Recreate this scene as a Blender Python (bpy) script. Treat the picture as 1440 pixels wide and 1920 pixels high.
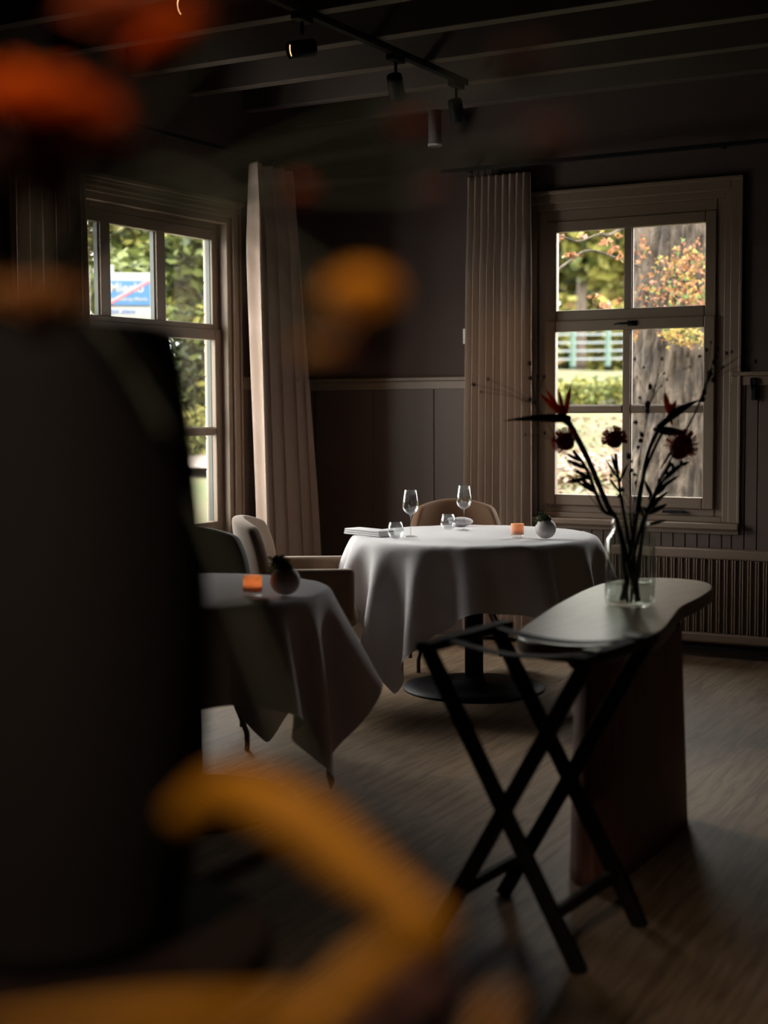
import bpy, bmesh, math, random
import numpy as np
from mathutils import Vector, Matrix, noise

for o in list(bpy.data.objects):
    bpy.data.objects.remove(o)
SC = bpy.context.scene
COL = SC.collection
rnd = random.Random(7)
R = math.radians
PI = math.pi

# ------------------------------------------------------------------ camera
F_PX = 2680.0; CAM_H = 1.375
PITCH, ROLL, YAW = R(4.2), R(0.35), R(29.3)
_fh = Vector((-math.sin(YAW), math.cos(YAW), 0)); _up = Vector((0, 0, 1)); _rt = _fh.cross(_up)
FW = _fh*math.cos(PITCH) - _up*math.sin(PITCH)
_u = _up*math.cos(PITCH) + _fh*math.sin(PITCH)
RT = _rt*math.cos(ROLL) - _u*math.sin(ROLL)
UP = _u*math.cos(ROLL) + _rt*math.sin(ROLL)
EYE = Vector((0, 0, CAM_H))
cam_d = bpy.data.cameras.new('camera')
cam_d.sensor_fit = 'VERTICAL'; cam_d.sensor_height = 32.0; cam_d.sensor_width = 24.0
cam_d.lens = F_PX/1920*32.0
cam_d.clip_start = 0.05; cam_d.clip_end = 400
cam_d.dof.use_dof = True; cam_d.dof.focus_distance = 6.9; cam_d.dof.aperture_fstop = 1.6
cam = bpy.data.objects.new('camera', cam_d); COL.objects.link(cam)
m = Matrix((RT, UP, -FW)).transposed().to_4x4(); m.translation = EYE
cam.matrix_world = m
SC.camera = cam

def ray(px, py): return FW + RT*((px-720)/F_PX) - UP*((py-960)/F_PX)
def at(px, py, d): return EYE + ray(px, py)*d
def on_z(px, py, z): r = ray(px, py); return EYE + r*((z-CAM_H)/r.z)
def on_y(px, py, y): r = ray(px, py); return EYE + r*(y/r.y)
def on_x(px, py, x): r = ray(px, py); return EYE + r*(x/r.x)

# ------------------------------------------------------------------ light
W = bpy.data.worlds.new('sky'); SC.world = W; W.use_nodes = True
bg = W.node_tree.nodes['Background']
bg.inputs[0].default_value = (1.0, 0.955, 0.93, 1); bg.inputs[1].default_value = 10.0
sun_d = bpy.data.lights.new('sun', 'SUN'); sun_d.energy = 2.6; sun_d.angle = R(24); sun_d.color = (1, .95, .90)
sun = bpy.data.objects.new('sun', sun_d); COL.objects.link(sun)
sun.rotation_euler = Vector((-.80, .22, .48)).to_track_quat('Z', 'Y').to_euler()
VS = SC.view_settings
VS.view_transform = 'Standard'; VS.look = 'None'; VS.gamma = 1.0; VS.use_curve_mapping = False
VS.exposure = 0.45

XL, YB = -4.808, 7.671          # inner faces of the left and the back wall
XR, YF = 2.3, -2.4
WT = 0.30                        # wall thickness
def portal(name, loc, rot, w, h):
    d = bpy.data.lights.new(name, 'AREA'); d.shape = 'RECTANGLE'; d.size = w; d.size_y = h
    d.cycles.is_portal = True
    o = bpy.data.objects.new(name, d); COL.objects.link(o); o.location = loc; o.rotation_euler = rot
portal('window_portal', (XL-.46, 5.95, 1.53), (0, R(-90), 0), 2.2, 2.4)
portal('window_portal', (-2.74, YB+.31, 1.62), (R(-90), 0, 0), 1.1, 1.8)

# ------------------------------------------------------------------ materials
def lin(c):
    return tuple(((v/255)/12.92 if v/255 <= .04045 else ((v/255+.055)/1.055)**2.4) for v in c)
def mat(name, col, rough=.7, bump=0, bdist=.01, bscale=40, var=0, vscale=8, metal=0, spec=.5, sheen=0, stretch=None, coord='Object', col2=None):
    mt = bpy.data.materials.new(name); mt.use_nodes = True
    nt = mt.node_tree; p = nt.nodes['Principled BSDF']
    c = lin(col) if max(col) > 1 else col
    p.inputs['Base Color'].default_value = (*c, 1); p.inputs['Roughness'].default_value = rough
    p.inputs['Metallic'].default_value = metal; p.inputs['Specular IOR Level'].default_value = spec
    if sheen: p.inputs['Sheen Weight'].default_value = sheen
    tc = nt.nodes.new('ShaderNodeTexCoord'); mp = nt.nodes.new('ShaderNodeMapping')
    nt.links.new(tc.outputs[coord], mp.inputs[0])
    if stretch: mp.inputs['Scale'].default_value = stretch
    if var or col2:
        n = nt.nodes.new('ShaderNodeTexNoise'); n.inputs['Scale'].default_value = vscale; n.inputs['Detail'].default_value = 5
        nt.links.new(mp.outputs[0], n.inputs['Vector'])
        mx = nt.nodes.new('ShaderNodeMix'); mx.data_type = 'RGBA'
        rp = nt.nodes.new('ShaderNodeMapRange'); rp.inputs[1].default_value = .35; rp.inputs[2].default_value = .65
        nt.links.new(n.outputs[0], rp.inputs[0]); nt.links.new(rp.outputs[0], mx.inputs[0])
        c2 = (lin(col2) if max(col2) > 1 else col2) if col2 else tuple(v*(1-var) for v in c)
        mx.inputs[6].default_value = (*c, 1); mx.inputs[7].default_value = (*c2, 1)
        nt.links.new(mx.outputs[2], p.inputs['Base Color'])
    if bump:
        n2 = nt.nodes.new('ShaderNodeTexNoise'); n2.inputs['Scale'].default_value = bscale; n2.inputs['Detail'].default_value = 4
        nt.links.new(mp.outputs[0], n2.inputs['Vector'])
        b = nt.nodes.new('ShaderNodeBump'); b.inputs['Strength'].default_value = bump; b.inputs['Distance'].default_value = bdist
        nt.links.new(n2.outputs[0], b.inputs['Height']); nt.links.new(b.outputs[0], p.inputs['Normal'])
    return mt
def thin_glass(name, tint=(.97, .98, .97), gloss=1.0, base=.04, edge=.6):
    mt = bpy.data.materials.new(name); mt.use_nodes = True; nt = mt.node_tree
    for n in list(nt.nodes): nt.nodes.remove(n)
    out = nt.nodes.new('ShaderNodeOutputMaterial'); mix = nt.nodes.new('ShaderNodeMixShader')
    t = nt.nodes.new('ShaderNodeBsdfTransparent'); g = nt.nodes.new('ShaderNodeBsdfGlossy')
    t.inputs[0].default_value = (*tint, 1); g.inputs['Roughness'].default_value = .02; g.inputs[0].default_value = (gloss, gloss, gloss, 1)
    lw = nt.nodes.new('ShaderNodeLayerWeight'); lw.inputs[0].default_value = .5
    pw = nt.nodes.new('ShaderNodeMath'); pw.operation = 'POWER'; pw.inputs[1].default_value = 4
    mr = nt.nodes.new('ShaderNodeMapRange'); mr.inputs[3].default_value = base; mr.inputs[4].default_value = edge
    nt.links.new(lw.outputs['Facing'], pw.inputs[0]); nt.links.new(pw.outputs[0], mr.inputs[0])
    nt.links.new(mr.outputs[0], mix.inputs[0]); nt.links.new(t.outputs[0], mix.inputs[1]); nt.links.new(g.outputs[0], mix.inputs[2])
    nt.links.new(mix.outputs[0], out.inputs[0])
    return mt
def emit(name, col, s):
    mt = bpy.data.materials.new(name); mt.use_nodes = True; nt = mt.node_tree
    p = nt.nodes['Principled BSDF']; p.inputs['Base Color'].default_value = (*col, 1)
    p.inputs['Emission Color'].default_value = (*col, 1); p.inputs['Emission Strength'].default_value = s
    return mt

M = {}
M['wall'] = mat('wall_paint', (0.0720, 0.0460, 0.0400), .85, bump=.15, bscale=60, var=.12, vscale=2)
M['wains'] = mat('panel_paint', (0.0920, 0.0600, 0.0480), .55, bump=.05, bscale=30)
M['frame'] = mat('window_paint', (0.1900, 0.1360, 0.0960), .45, bump=.05, bscale=40)
M['ceil'] = mat('ceiling_board', (.040, .029, .025), .8, var=.2, vscale=3)
M['beam'] = mat('beam_paint', (.085, .062, .050), .7, var=.15, vscale=4)
M['black'] = mat('black_metal', (.007, .006, .009), .6, spec=.2)
M['blackwood'] = mat('black_wood', (.006, .005, .005), .6, spec=.25)
M['cloth'] = mat('linen', (.63, .605, .635), .85, bump=.25, bscale=500, sheen=.2)
M['curtain'] = mat('curtain_fabric', (0.5500, 0.4300, 0.3600), .9, bump=.3, bscale=350)
M['curtain_b'] = mat('curtain_fabric_taupe', (.33, .255, .21), .9, bump=.3, bscale=350)
M['velvet'] = mat('tan_velvet', (.24, .145, .085), .85, sheen=.35, var=.15, vscale=14)
M['velvet_brown'] = mat('caramel_velvet', (.135, .070, .034), .85, sheen=.1)
M['velvet_dark'] = mat('shaded_velvet', (.022, .014, .012), .85, sheen=.3)  # armchair in silhouette: its backlit shade is put into this colour
M['leg'] = mat('leg_metal', (.06, .045, .038), .4, metal=.6)
M['pane'] = thin_glass('window_glass', (.97, .99, .97), .9, .03, .5)
M['glass'] = thin_glass('clear_glass', (.93, .94, .94), 1.0, .09, .95)
M['jar'] = thin_glass('jar_glass', (.93, .95, .93), 1.0, .08, .9)
M['water'] = thin_glass('water', (.90, .91, .88), 1.0, .06, .5)
M['ceramic'] = mat('white_ceramic', (.62, .58, .56), .6, bump=.1, bscale=80)
M['moss'] = mat('moss_green', (.045, .075, .018), .9, var=.5, vscale=60)
M['amber'] = mat('amber_glass', (.75, .38, .20), .35)
M['tablewood'] = mat('pale_oak', (0.2600, 0.2050, 0.1550), .32, var=.2, vscale=6, stretch=(6, 1, 6), bump=.03, bscale=50)
M['legwood'] = mat('oak_pedestal', (0.2400, 0.1000, 0.0650), .6, var=.3, vscale=6, stretch=(8, 8, 1))
M['rad'] = mat('radiator_paint', (0.1900, 0.1350, 0.0980), .4)
M['vase'] = mat('dark_stoneware', (.006, .004, .004), .8, spec=.15)
M['counter'] = mat('dark_walnut', (.010, .005, .004), .6, spec=.2, var=.3, vscale=5, stretch=(1, 8, 1))
M['stem'] = mat('dark_stem', (.020, .022, .012), .7)
M['berry'] = mat('dark_berry', (.028, .013, .013), .6)
M['leafdark'] = mat('leaf_dark', (.022, .028, .016), .6)
M['orange'] = mat('petal_orange', (0.8500, 0.2000, 0.0180), .6, spec=.1, var=.3, vscale=40)
M['golden'] = mat('petal_golden', (0.6200, 0.2400, 0.0160), .6, spec=.1, var=.3, vscale=40)
M['ochre'] = mat('leaf_ochre', (0.2500, 0.0980, 0.0040), .6, spec=.1, var=.25, vscale=25)
M['rust'] = mat('petal_rust', (.30, .055, .015), .7, spec=.1, var=.3, vscale=40)
M['tan'] = mat('petal_tan', (.45, .22, .07), .7)
M['darkred'] = mat('petal_dark_red', (.05, .012, .008), .8)
M['white'] = mat('white_paint', (.75, .74, .71), .5)
M['brickwhite'] = mat('white_brick', (0.3000, 0.2950, 0.2750), .7, bump=.3, bscale=30)
M['greenpaint'] = mat('dark_green_paint', (.040, .050, .043), .5)
M['napkin'] = mat('napkin_linen', (0.6600, 0.6400, 0.6700), .85, bump=.2, bscale=500)

def translucent(mt, fac):
    nt = mt.node_tree; p = nt.nodes['Principled BSDF']; out = nt.nodes['Material Output']
    t = nt.nodes.new('ShaderNodeBsdfTranslucent'); mx = nt.nodes.new('ShaderNodeMixShader'); mx.inputs[0].default_value = fac
    l = p.inputs['Base Color'].links
    if l: nt.links.new(l[0].from_socket, t.inputs[0])
    else: t.inputs[0].default_value = p.inputs['Base Color'].default_value
    nt.links.new(p.outputs[0], mx.inputs[1]); nt.links.new(t.outputs[0], mx.inputs[2]); nt.links.new(mx.outputs[0], out.inputs[0])
for q in ('orange', 'rust', 'golden', 'tan'): translucent(M[q], .4)

# floor: wide oak planks laid diagonally
def floor_mat():
    mt = mat('oak_floor', (.18, .128, .088), .55, spec=.3, bump=.08, bscale=25)
    nt = mt.node_tree; p = nt.nodes['Principled BSDF']
    tc = nt.nodes.new('ShaderNodeTexCoord'); mp = nt.nodes.new('ShaderNodeMapping'); mp.inputs['Rotation'].default_value = (0, 0, R(88))
    br = nt.nodes.new('ShaderNodeTexBrick'); br.inputs['Scale'].default_value = 1; br.inputs['Brick Width'].default_value = 1.9; br.inputs['Row Height'].default_value = .19
    br.inputs['Mortar Size'].default_value = .002; br.inputs['Color1'].default_value = (.26, .180, .115, 1); br.inputs['Color2'].default_value = (.20, .138, .090, 1); br.inputs['Mortar'].default_value = (.13, .09, .06, 1)
    mp2 = nt.nodes.new('ShaderNodeMapping'); mp2.inputs['Scale'].default_value = (1.2, 14, 1)
    nz = nt.nodes.new('ShaderNodeTexNoise'); nz.inputs['Scale'].default_value = 2.5; nz.inputs['Detail'].default_value = 8; nz.inputs['Distortion'].default_value = 1.2
    mx = nt.nodes.new('ShaderNodeMix'); mx.data_type = 'RGBA'; mx.blend_type = 'MULTIPLY'; mx.inputs[0].default_value = .8
    rp = nt.nodes.new('ShaderNodeValToRGB'); rp.color_ramp.elements[0].position = .35; rp.color_ramp.elements[0].color = (.55, .5, .46, 1); rp.color_ramp.elements[1].position = .6; rp.color_ramp.elements[1].color = (1.1, 1.08, 1.05, 1)
    L = nt.links.new
    L(tc.outputs['Object'], mp.inputs[0]); L(mp.outputs[0], br.inputs['Vector']); L(mp.outputs[0], mp2.inputs[0]); L(mp2.outputs[0], nz.inputs['Vector'])
    L(nz.outputs[0], rp.inputs[0]); L(br.outputs['Color'], mx.inputs[6]); L(rp.outputs[0], mx.inputs[7]); L(mx.outputs[2], p.inputs['Base Color'])
    return mt
M['floor'] = floor_mat()

# ------------------------------------------------------------------ mesh helpers
def obj(name, verts, faces, m, parent=None, smooth=False, mats=None, fm=None):
    me = bpy.data.meshes.new(name); me.from_pydata([tuple(v) for v in verts], [], faces); me.update()
    bm = bmesh.new(); bm.from_mesh(me); bmesh.ops.recalc_face_normals(bm, faces=bm.faces); bm.to_mesh(me); bm.free()
    if mats:
        for q in mats: me.materials.append(q)
        if fm is not None: me.polygons.foreach_set('material_index', fm)
    else: me.materials.append(m)
    if smooth: me.polygons.foreach_set('use_smooth', [True]*len(me.polygons))
    o = bpy.data.objects.new(name, me); COL.objects.link(o)
    if parent: o.parent = parent
    return o
def mod(o, kind, **k):
    q = o.modifiers.new(kind.lower(), kind)
    for a, b in k.items(): setattr(q, a, b)
    return q
def tag(o, label=None, cat=None, group=None, kind=None):
    if label: o['label'] = label
    if cat: o['category'] = cat
    if group: o['group'] = group
    if kind: o['kind'] = kind
    return o
def thing(name, label, cat, loc=(0, 0, 0), rz=0, group=None, kind=None):
    o = bpy.data.objects.new(name, None); COL.objects.link(o); o.location = loc; o.rotation_euler = (0, 0, rz)
    o.empty_display_size = .1
    return tag(o, label, cat, group, kind)
class MB:
    def __init__(s): s.v = []; s.f = []
    def add(s, v, f):
        n = len(s.v); s.v += [tuple(q) for q in v]; s.f += [tuple(i+n for i in q) for q in f]; return s
    def box(s, x0, x1, y0, y1, z0, z1):
        v = [(x, y, z) for x in (x0, x1) for y in (y0, y1) for z in (z0, z1)]
        return s.add(v, [(0, 1, 3, 2), (4, 6, 7, 5), (0, 4, 5, 1), (2, 3, 7, 6), (0, 2, 6, 4), (1, 5, 7, 3)])
    def bar(s, a, b, w, h, upv=(0, 0, 1)):
        a = Vector(a); b = Vector(b); d = (b-a).normalized(); u = Vector(upv); x = d.cross(u)
        if x.length < 1e-4: x = d.cross(Vector((1, 0, 0)))
        x.normalize(); y = x.cross(d)
        v = [p + x*(sx*w/2) + y*(sy*h/2) for p in (a, b) for sx, sy in ((-1, -1), (1, -1), (1, 1), (-1, 1))]
        return s.add(v, [(0, 1, 2, 3), (7, 6, 5, 4), (0, 4, 5, 1), (1, 5, 6, 2), (2, 6, 7, 3), (3, 7, 4, 0)])
    def lathe(s, prof, n=32, c=(0, 0, 0), cap=True):
        v = []; f = []
        for r, z in prof:
            for k in range(n):
                a = 2*PI*k/n; v.append((c[0]+r*math.cos(a), c[1]+r*math.sin(a), c[2]+z))
        for i in range(len(prof)-1):
            for k in range(n):
                k2 = (k+1) % n; f.append((i*n+k, i*n+k2, (i+1)*n+k2, (i+1)*n+k))
        if cap:
            if prof[0][0] > 1e-5: f.append(tuple(range(n))[::-1])
            if prof[-1][0] > 1e-5: f.append(tuple(range((len(prof)-1)*n, len(prof)*n)))
        return s.add(v, f)
    def tube(s, pts, r, n=8):
        pts = [Vector(p) for p in pts]; rs = r if isinstance(r, (list, tuple)) else [r]*len(pts)
        v = []; f = []; prev = None
        for i, p in enumerate(pts):
            d = (pts[min(i+1, len(pts)-1)]-pts[max(i-1, 0)]).normalized()
            x = prev - d*prev.dot(d) if prev is not None else d.cross(Vector((0, 0, 1)) if abs(d.z) < .9 else Vector((1, 0, 0)))
            x.normalize(); prev = x; y = d.cross(x)
            for k in range(n):
                a = 2*PI*k/n; v.append(p + x*(rs[i]*math.cos(a)) + y*(rs[i]*math.sin(a)))
        for i in range(len(pts)-1):
            for k in range(n): k2 = (k+1) % n; f.append((i*n+k, i*n+k2, (i+1)*n+k2, (i+1)*n+k))
        f.append(tuple(range(n))[::-1]); f.append(tuple(range((len(pts)-1)*n, len(pts)*n)))
        return s.add(v, f)
    def blob(s, c, rx, ry=None, rz=None, n=10, m_=7, rot=None, jit=0):
        ry = ry or rx; rz = rz or rx; c = Vector(c); v = []; f = []
        for i in range(1, m_):
            t = PI*i/m_
            for k in range(n):
                a = 2*PI*k/n; q = Vector((rx*math.sin(t)*math.cos(a), ry*math.sin(t)*math.sin(a), rz*math.cos(t)))
                if jit: q *= 1+rnd.uniform(-jit, jit)
                v.append(c + (rot @ q if rot else q))
        tp = Vector((0, 0, rz)); v.append(c+(rot @ tp if rot else tp)); v.append(c-(rot @ tp if rot else tp))
        T = len(v)-2; B = len(v)-1
        for i in range(m_-2):
            for k in range(n): k2 = (k+1) % n; f.append((i*n+k, (i+1)*n+k, (i+1)*n+k2, i*n+k2))
        for k in range(n):
            k2 = (k+1) % n; f.append((T, k, k2)); f.append((B, (m_-2)*n+k2, (m_-2)*n+k))
        return s.add(v, f)
    def leaf(s, base, tip, w, nrm=(0, 0, 1), curl=0.1, seg=6, th=.0):
        base = Vector(base); tip = Vector(tip); d = tip-base; L = d.length; side = d.cross(Vector(nrm))
        if side.length < 1e-6: side = d.cross(Vector((1, .3, 0)))
        side.normalize(); n_ = side.cross(d).normalized(); v = []; f = []
        for i in range(seg+1):
            t = i/seg; ww = w*math.sin(PI*min(1, t*.92+.08))**.8*.5; p = base+d*t+n_*(curl*L*math.sin(PI*t))
            v += [p-side*ww, p+n_*(ww*-.25), p+side*ww]
        for i in range(seg): a = i*3; f += [(a, a+3, a+4, a+1), (a+1, a+4, a+5, a+2)]
        return s.add(v, f)
    def build(s, name, m, parent=None, smooth=False, bevel=0, seg=2, sub=0, solid=0):
        o = obj(name, s.v, s.f, m, parent, smooth)
        if solid: mod(o, 'SOLIDIFY', thickness=solid, offset=0)
        if bevel: mod(o, 'BEVEL', width=bevel, segments=seg, limit_method='ANGLE', angle_limit=R(40))
        if sub: mod(o, 'SUBSURF', levels=sub, render_levels=sub)
        return o
def spline(pts, n=8):
    pts = [Vector(p) for p in pts]; P = [pts[0]*2-pts[1]]+pts+[pts[-1]*2-pts[-2]]; out = []
    for i in range(1, len(P)-2):
        for k in range(n):
            t = k/n; a, b, c, d = P[i-1:i+3]
            out.append(.5*((2*b)+(c-a)*t+(2*a-5*b+4*c-d)*t*t+(-a+3*b-3*c+d)*t**3))
    out.append(pts[-1]); return out
def wall_axes(side):
    """a wall-local frame: u along the wall, w into the room, z up."""
    if side == 'left': return lambda u, w, z: (XL+w, u, z)
    return lambda u, w, z: (u, YB-w, z)
def wbox(mb, side, u0, u1, w0, w1, z0, z1):
    A = wall_axes(side); a = A(u0, w0, z0); b = A(u1, w1, z1)
    mb.box(min(a[0], b[0]), max(a[0], b[0]), min(a[1], b[1]), max(a[1], b[1]), z0, z1)

# ------------------------------------------------------------------ room shell
CEIL = 3.32
MB().box(XL-WT, XR+WT, YF-WT, YB+WT, -.12, 0).build('floor', M['floor']); tag(bpy.data.objects['floor'], kind='structure')
tag(MB().box(XL-WT, XR+WT, YF-WT, YB+WT, CEIL, CEIL+.15).build('ceiling', M['ceil']), kind='structure')
# openings (u0,u1,z0,z1)
OPB = (-3.335, -2.145, .735, 2.535)
OPL = (5.08, 6.80, .62, 2.47)
mb = MB()
for (a, b, c, d) in ((XL-WT, OPB[0], 0, CEIL), (OPB[1], XR+WT, 0, CEIL), (OPB[0], OPB[1], 0, OPB[2]), (OPB[0], OPB[1], OPB[3], CEIL)):
    wbox(mb, 'back', a, b, -WT, 0, c, d)
tag(mb.build('wall_back', M['wall']), kind='structure')
mb = MB()
for (a, b, c, d) in ((YF-WT, OPL[0], 0, CEIL), (OPL[1], YB, 0, CEIL), (OPL[0], OPL[1], 0, OPL[2]), (OPL[0], OPL[1], OPL[3], CEIL)):
    wbox(mb, 'left', a, b, -.10, 0, c, d)
# outer leaf of the wall opens wider (rebate)
for (a, b, c, d) in ((YF-WT, OPL[0]-.29, 0, CEIL), (OPL[1]+.352, YB, 0, CEIL), (OPL[0]-.29, OPL[1]+.29, 0, .50), (OPL[0]-.29, OPL[1]+.29, 2.60, CEIL)):
    wbox(mb, 'left', a, b, -.43, -.10, c, d)
tag(mb.build('wall_left', M['wall']), kind='structure')
tag(MB().box(XR, XR+WT, YF, YB, 0, CEIL).build('wall_right', M['wall']), kind='structure')
tag(MB().box(XL, XR+WT, YF-WT, YF, 0, CEIL).build('wall_rear', M['wall']), kind='structure')

# beams
for k in range(18):
    y = 7.449-.52*k
    if y < YF: break
    tag(MB().box(XL, XR, y, y+.075, 3.083, CEIL).build('trim_%d' % (k+10), M['beam'], bevel=.004), kind='structure')

# wainscot boards + rail
def wainscot(side, spans, name, pitch0=.068):
    mb = MB()
    for (u0, u1, z0, z1, *pp) in spans:
        pitch = pp[0] if pp else pitch0
        u = u0
        while u < u1-.01:
            e = min(u+pitch, u1); wbox(mb, side, u+.002, e-.002, .002, .016, z0, z1); u = e
    tag(mb.build(name, M['wains'], bevel=.0025, seg=1), kind='structure')
RZ = 1.53
wainscot('back', [(XL+.02, OPB[0]-.01, .14, RZ, .42), (OPB[1]+.01, XR, .14, RZ), (OPB[0]-.01, OPB[1]+.01, .14, .70)], 'trim_1')
wainscot('left', [(OPL[1]+.06, YB-.02, .14, RZ), (YF, OPL[0]-.06, .14, RZ), (OPL[0]-.06, OPL[1]+.06, .14, .575)], 'trim_2')
mb = MB()
for a, b in ((XL, OPB[0]-.0), (OPB[1]+.0, XR)):
    wbox(mb, 'back', a, b, 0, .035, RZ, RZ+.022); wbox(mb, 'back', a, b, 0, .024, RZ-.05, RZ)
tag(mb.build('trim_3', M['frame'], bevel=.004), kind='structure')
mb = MB()
for a, b in ((OPL[1]+.055, YB), (YF, OPL[0]-.055)):
    wbox(mb, 'left', a, b, 0, .035, RZ, RZ+.022); wbox(mb, 'left', a, b, 0, .024, RZ-.05, RZ)
tag(mb.build('trim_4', M['frame'], bevel=.004), kind='structure')
mb = MB(); wbox(mb, 'back', XL, XR, 0, .028, 0, .14)
tag(mb.build('baseboard_back', M['wains'], bevel=.004), kind='structure')
mb = MB(); wbox(mb, 'left', YF, YB, 0, .028, 0, .14)
tag(mb.build('baseboard_left', M['wains'], bevel=.004), kind='structure')

# ------------------------------------------------------------------ windows
def window(side, OP, name, cols, up, lo, bars, W0, cornice=False, glass=None, handle=True, sill=(.09, .10)):
    """cols: list of (u0,u1) glass columns; up=(z0,z1) upper lights; lo=(z0,z1) lower; bars: z of lower glazing bars"""
    root = thing(name, None, None, kind='structure')
    B = lambda: MB()
    u0, u1, z0, z1 = OP
    # reveal frame
    mb = B()
    for a, b, c, d in ((u0, u0+.05, z0, z1), (u1-.05, u1, z0, z1), (u0+.05, u1-.05, z1-.05, z1), (u0+.05, u1-.05, z0, z0+.03)):
        wbox(mb, side, a, b, -.16, .004, c, d)
    mb.build('window_frame', M['frame'], root, bevel=.004)
    # casing on the wall
    mb = B(); cw = .055
    for a, b, c, d, t in ((u0-cw, u0+.012, z0, z1+cw, .022), (u1-.012, u1+cw, z0, z1+cw, .022), (u0+.012, u1-.012, z1-.012, z1+cw, .022)):
        wbox(mb, side, a, b, .0, t, c, d)
    for a, b, c, d, t in ((u0-cw, u0-cw+.018, z0, z1+cw, .032), (u1+cw-.018, u1+cw, z0, z1+cw, .032), (u0-cw, u1+cw, z1+cw-.016, z1+cw+.004, .036)):
        wbox(mb, side, a, b, .0, t, c, d)
    if cornice:
        wbox(mb, side, u0-cw-.01, u1+cw+.01, 0, .05, z1+cw, z1+cw+.022)
        wbox(mb, side, u0-cw, u1+cw, 0, .030, z1+.01, z1+.024)
    mb.build('casing', M['frame'], root, bevel=.004)
    g0, g1 = cols[0][0], cols[-1][1]
    st = .062
    def sash(nm, za, zb, barz, w0, w1):
        mb = B(); fr = .062
        lo_u, hi_u = g0-fr, g1+fr
        wbox(mb, side, lo_u, g0, w0, w1, za-fr, zb+fr); wbox(mb, side, g1, hi_u, w0, w1, za-fr, zb+fr)
        wbox(mb, side, g0, g1, w0, w1, zb, zb+fr); wbox(mb, side, g0, g1, w0, w1, za-fr, za)
        o = mb.build(nm, M['frame'], root, bevel=.006, seg=3)
        mb = B()
        for i in range(len(cols)-1): wbox(mb, side, cols[i][1]+.006, cols[i+1][0]-.006, w0+.004, w1-.004, za, zb); wbox(mb, side, cols[i][1], cols[i+1][0], w0+.014, w1-.014, za, zb)
        for z in barz:
            for c in cols: wbox(mb, side, c[0], c[1], w0+.004, w1-.004, z-.018, z+.018); wbox(mb, side, c[0], c[1], w0+.014, w1-.014, z-.024, z+.024)
        mb.build('glazing_bars', M['frame'], o, bevel=.003)
        zs = [za]+list(barz)+[zb]
        for c in cols:
            for q in range(len(zs)-1):
                mb = B(); wbox(mb, side, c[0]-.003, c[1]+.003, (w0+w1)/2-.002, (w0+w1)/2+.002, zs[q]+(.02 if q else -.003), zs[q+1]-(.02 if q < len(zs)-2 else -.003))
                mb.build('glass_pane', M['pane'], o)
        return o
    sash('upper_sash', up[0], up[1], [], W0-.055, W0-.012)
    lo_s = sash('lower_sash', lo[0], lo[1], bars, W0-.045, W0+.002)
    # filler boards between sash and reveal
    mb = B()
    for a, b in ((u0+.05, g0-.062), (g1+.062, u1-.05)):
        if b > a: wbox(mb, side, a, b, W0-.06, W0-.025, z0+.03, z1-.05)
    if z1-.05 > up[1]+.062: wbox(mb, side, g0-.062, g1+.062, W0-.06, W0-.02, up[1]+.062, z1-.05)
    if lo[0]-.062 > z0+.03: wbox(mb, side, g0-.062, g1+.062, W0-.06, W0-.02, z0+.03, lo[0]-.062)
    if mb.v: mb.build('stop', M['frame'], root, bevel=.003)
    # sill
    mb = B(); wbox(mb, side, u0-sill[1], u1+sill[1], -.03, sill[0], z0-.034, z0)
    mb.build('window_sill', M['frame'], root, bevel=.008, seg=3)
    mb = B(); wbox(mb, side, u0-.05, u1+.05, .0, .03, z0-.062, z0-.034); mb.build('apron', M['frame'], root, bevel=.004)
    if handle:
        A = wall_axes(side); um = (cols[0][1]+cols[1][0])/2
        mb = B(); zc = lo[1]+.034
        mb.tube([A(um+.03, W0+.0, zc), A(um+.03, W0+.032, zc)], .009, 10)
        mb.tube([A(um+.035, W0+.032, zc), A(um-.03, W0+.036, zc), A(um-.062, W0+.030, zc-.004)], [.006, .006, .004], 8)
        wbox(mb, side, um+.008, um+.062, W0, W0+.008, zc-.014, zc+.014)
        mb.build('window_handle', M['black'], lo_s, smooth=True)
        mb = B(); wbox(mb, side, cols[-1][1]-.22, cols[-1][1]-.10, W0-.01, W0+.014, lo[0]-.088, lo[0]-.074)
        mb.build('sash_catch', M['black'], lo_s)
    return root
window('back', OPB, 'window_1', [(-3.172, -2.772), (-2.718, -2.306)], (1.918, 2.362), (.868, 1.798), [1.357], -.0, sill=(.07, .06))
win2 = window('left', OPL, 'window_2', [(5.345, 5.728), (5.815, 6.185), (6.27, 6.69)], (1.853, 2.326), (.725, 1.762), [1.243], -.045, cornice=True, handle=False, sill=(.13, .03))
for za, zb in ((1.853, 2.326), (.725, 1.762)):
    mb = MB()
    for ug in (5.728, 6.185, 6.69): wbox(mb, 'left', ug-.004, ug, -.100, -.0745, za, zb)
    mb.build('outer_bead', M['greenpaint'], win2)
# outer reveals: whitewashed brick beyond the sash and a dark green outer stop
def outer_reveal(side, OP, nm):
    mb = MB(); u0, u1, z0, z1 = OP
    for k in range(int((z1-z0)/.19)+1):
        za = z0+k*.19; zb = min(za+.186, z1+.02)
        if zb <= za: continue
        wbox(mb, side, u1+.335, u1+.352, -.45, -.23, za, zb); wbox(mb, side, u0-.289, u0-.265, -.45, -.23, za, zb)
    tag(mb.build(nm, M['brickwhite'], bevel=.006), kind='structure')
outer_reveal('left', OPL, 'trim_5')
mb = MB(); wbox(mb, 'left', OPL[1]+.040, OPL[1]+.352, -.225, -.165, .50, 2.60); wbox(mb, 'left', OPL[0]-.289, OPL[0]+.0, -.225, -.165, .50, 2.60)
tag(mb.build('trim_6', M['greenpaint'], bevel=.004), kind='structure')

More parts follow.
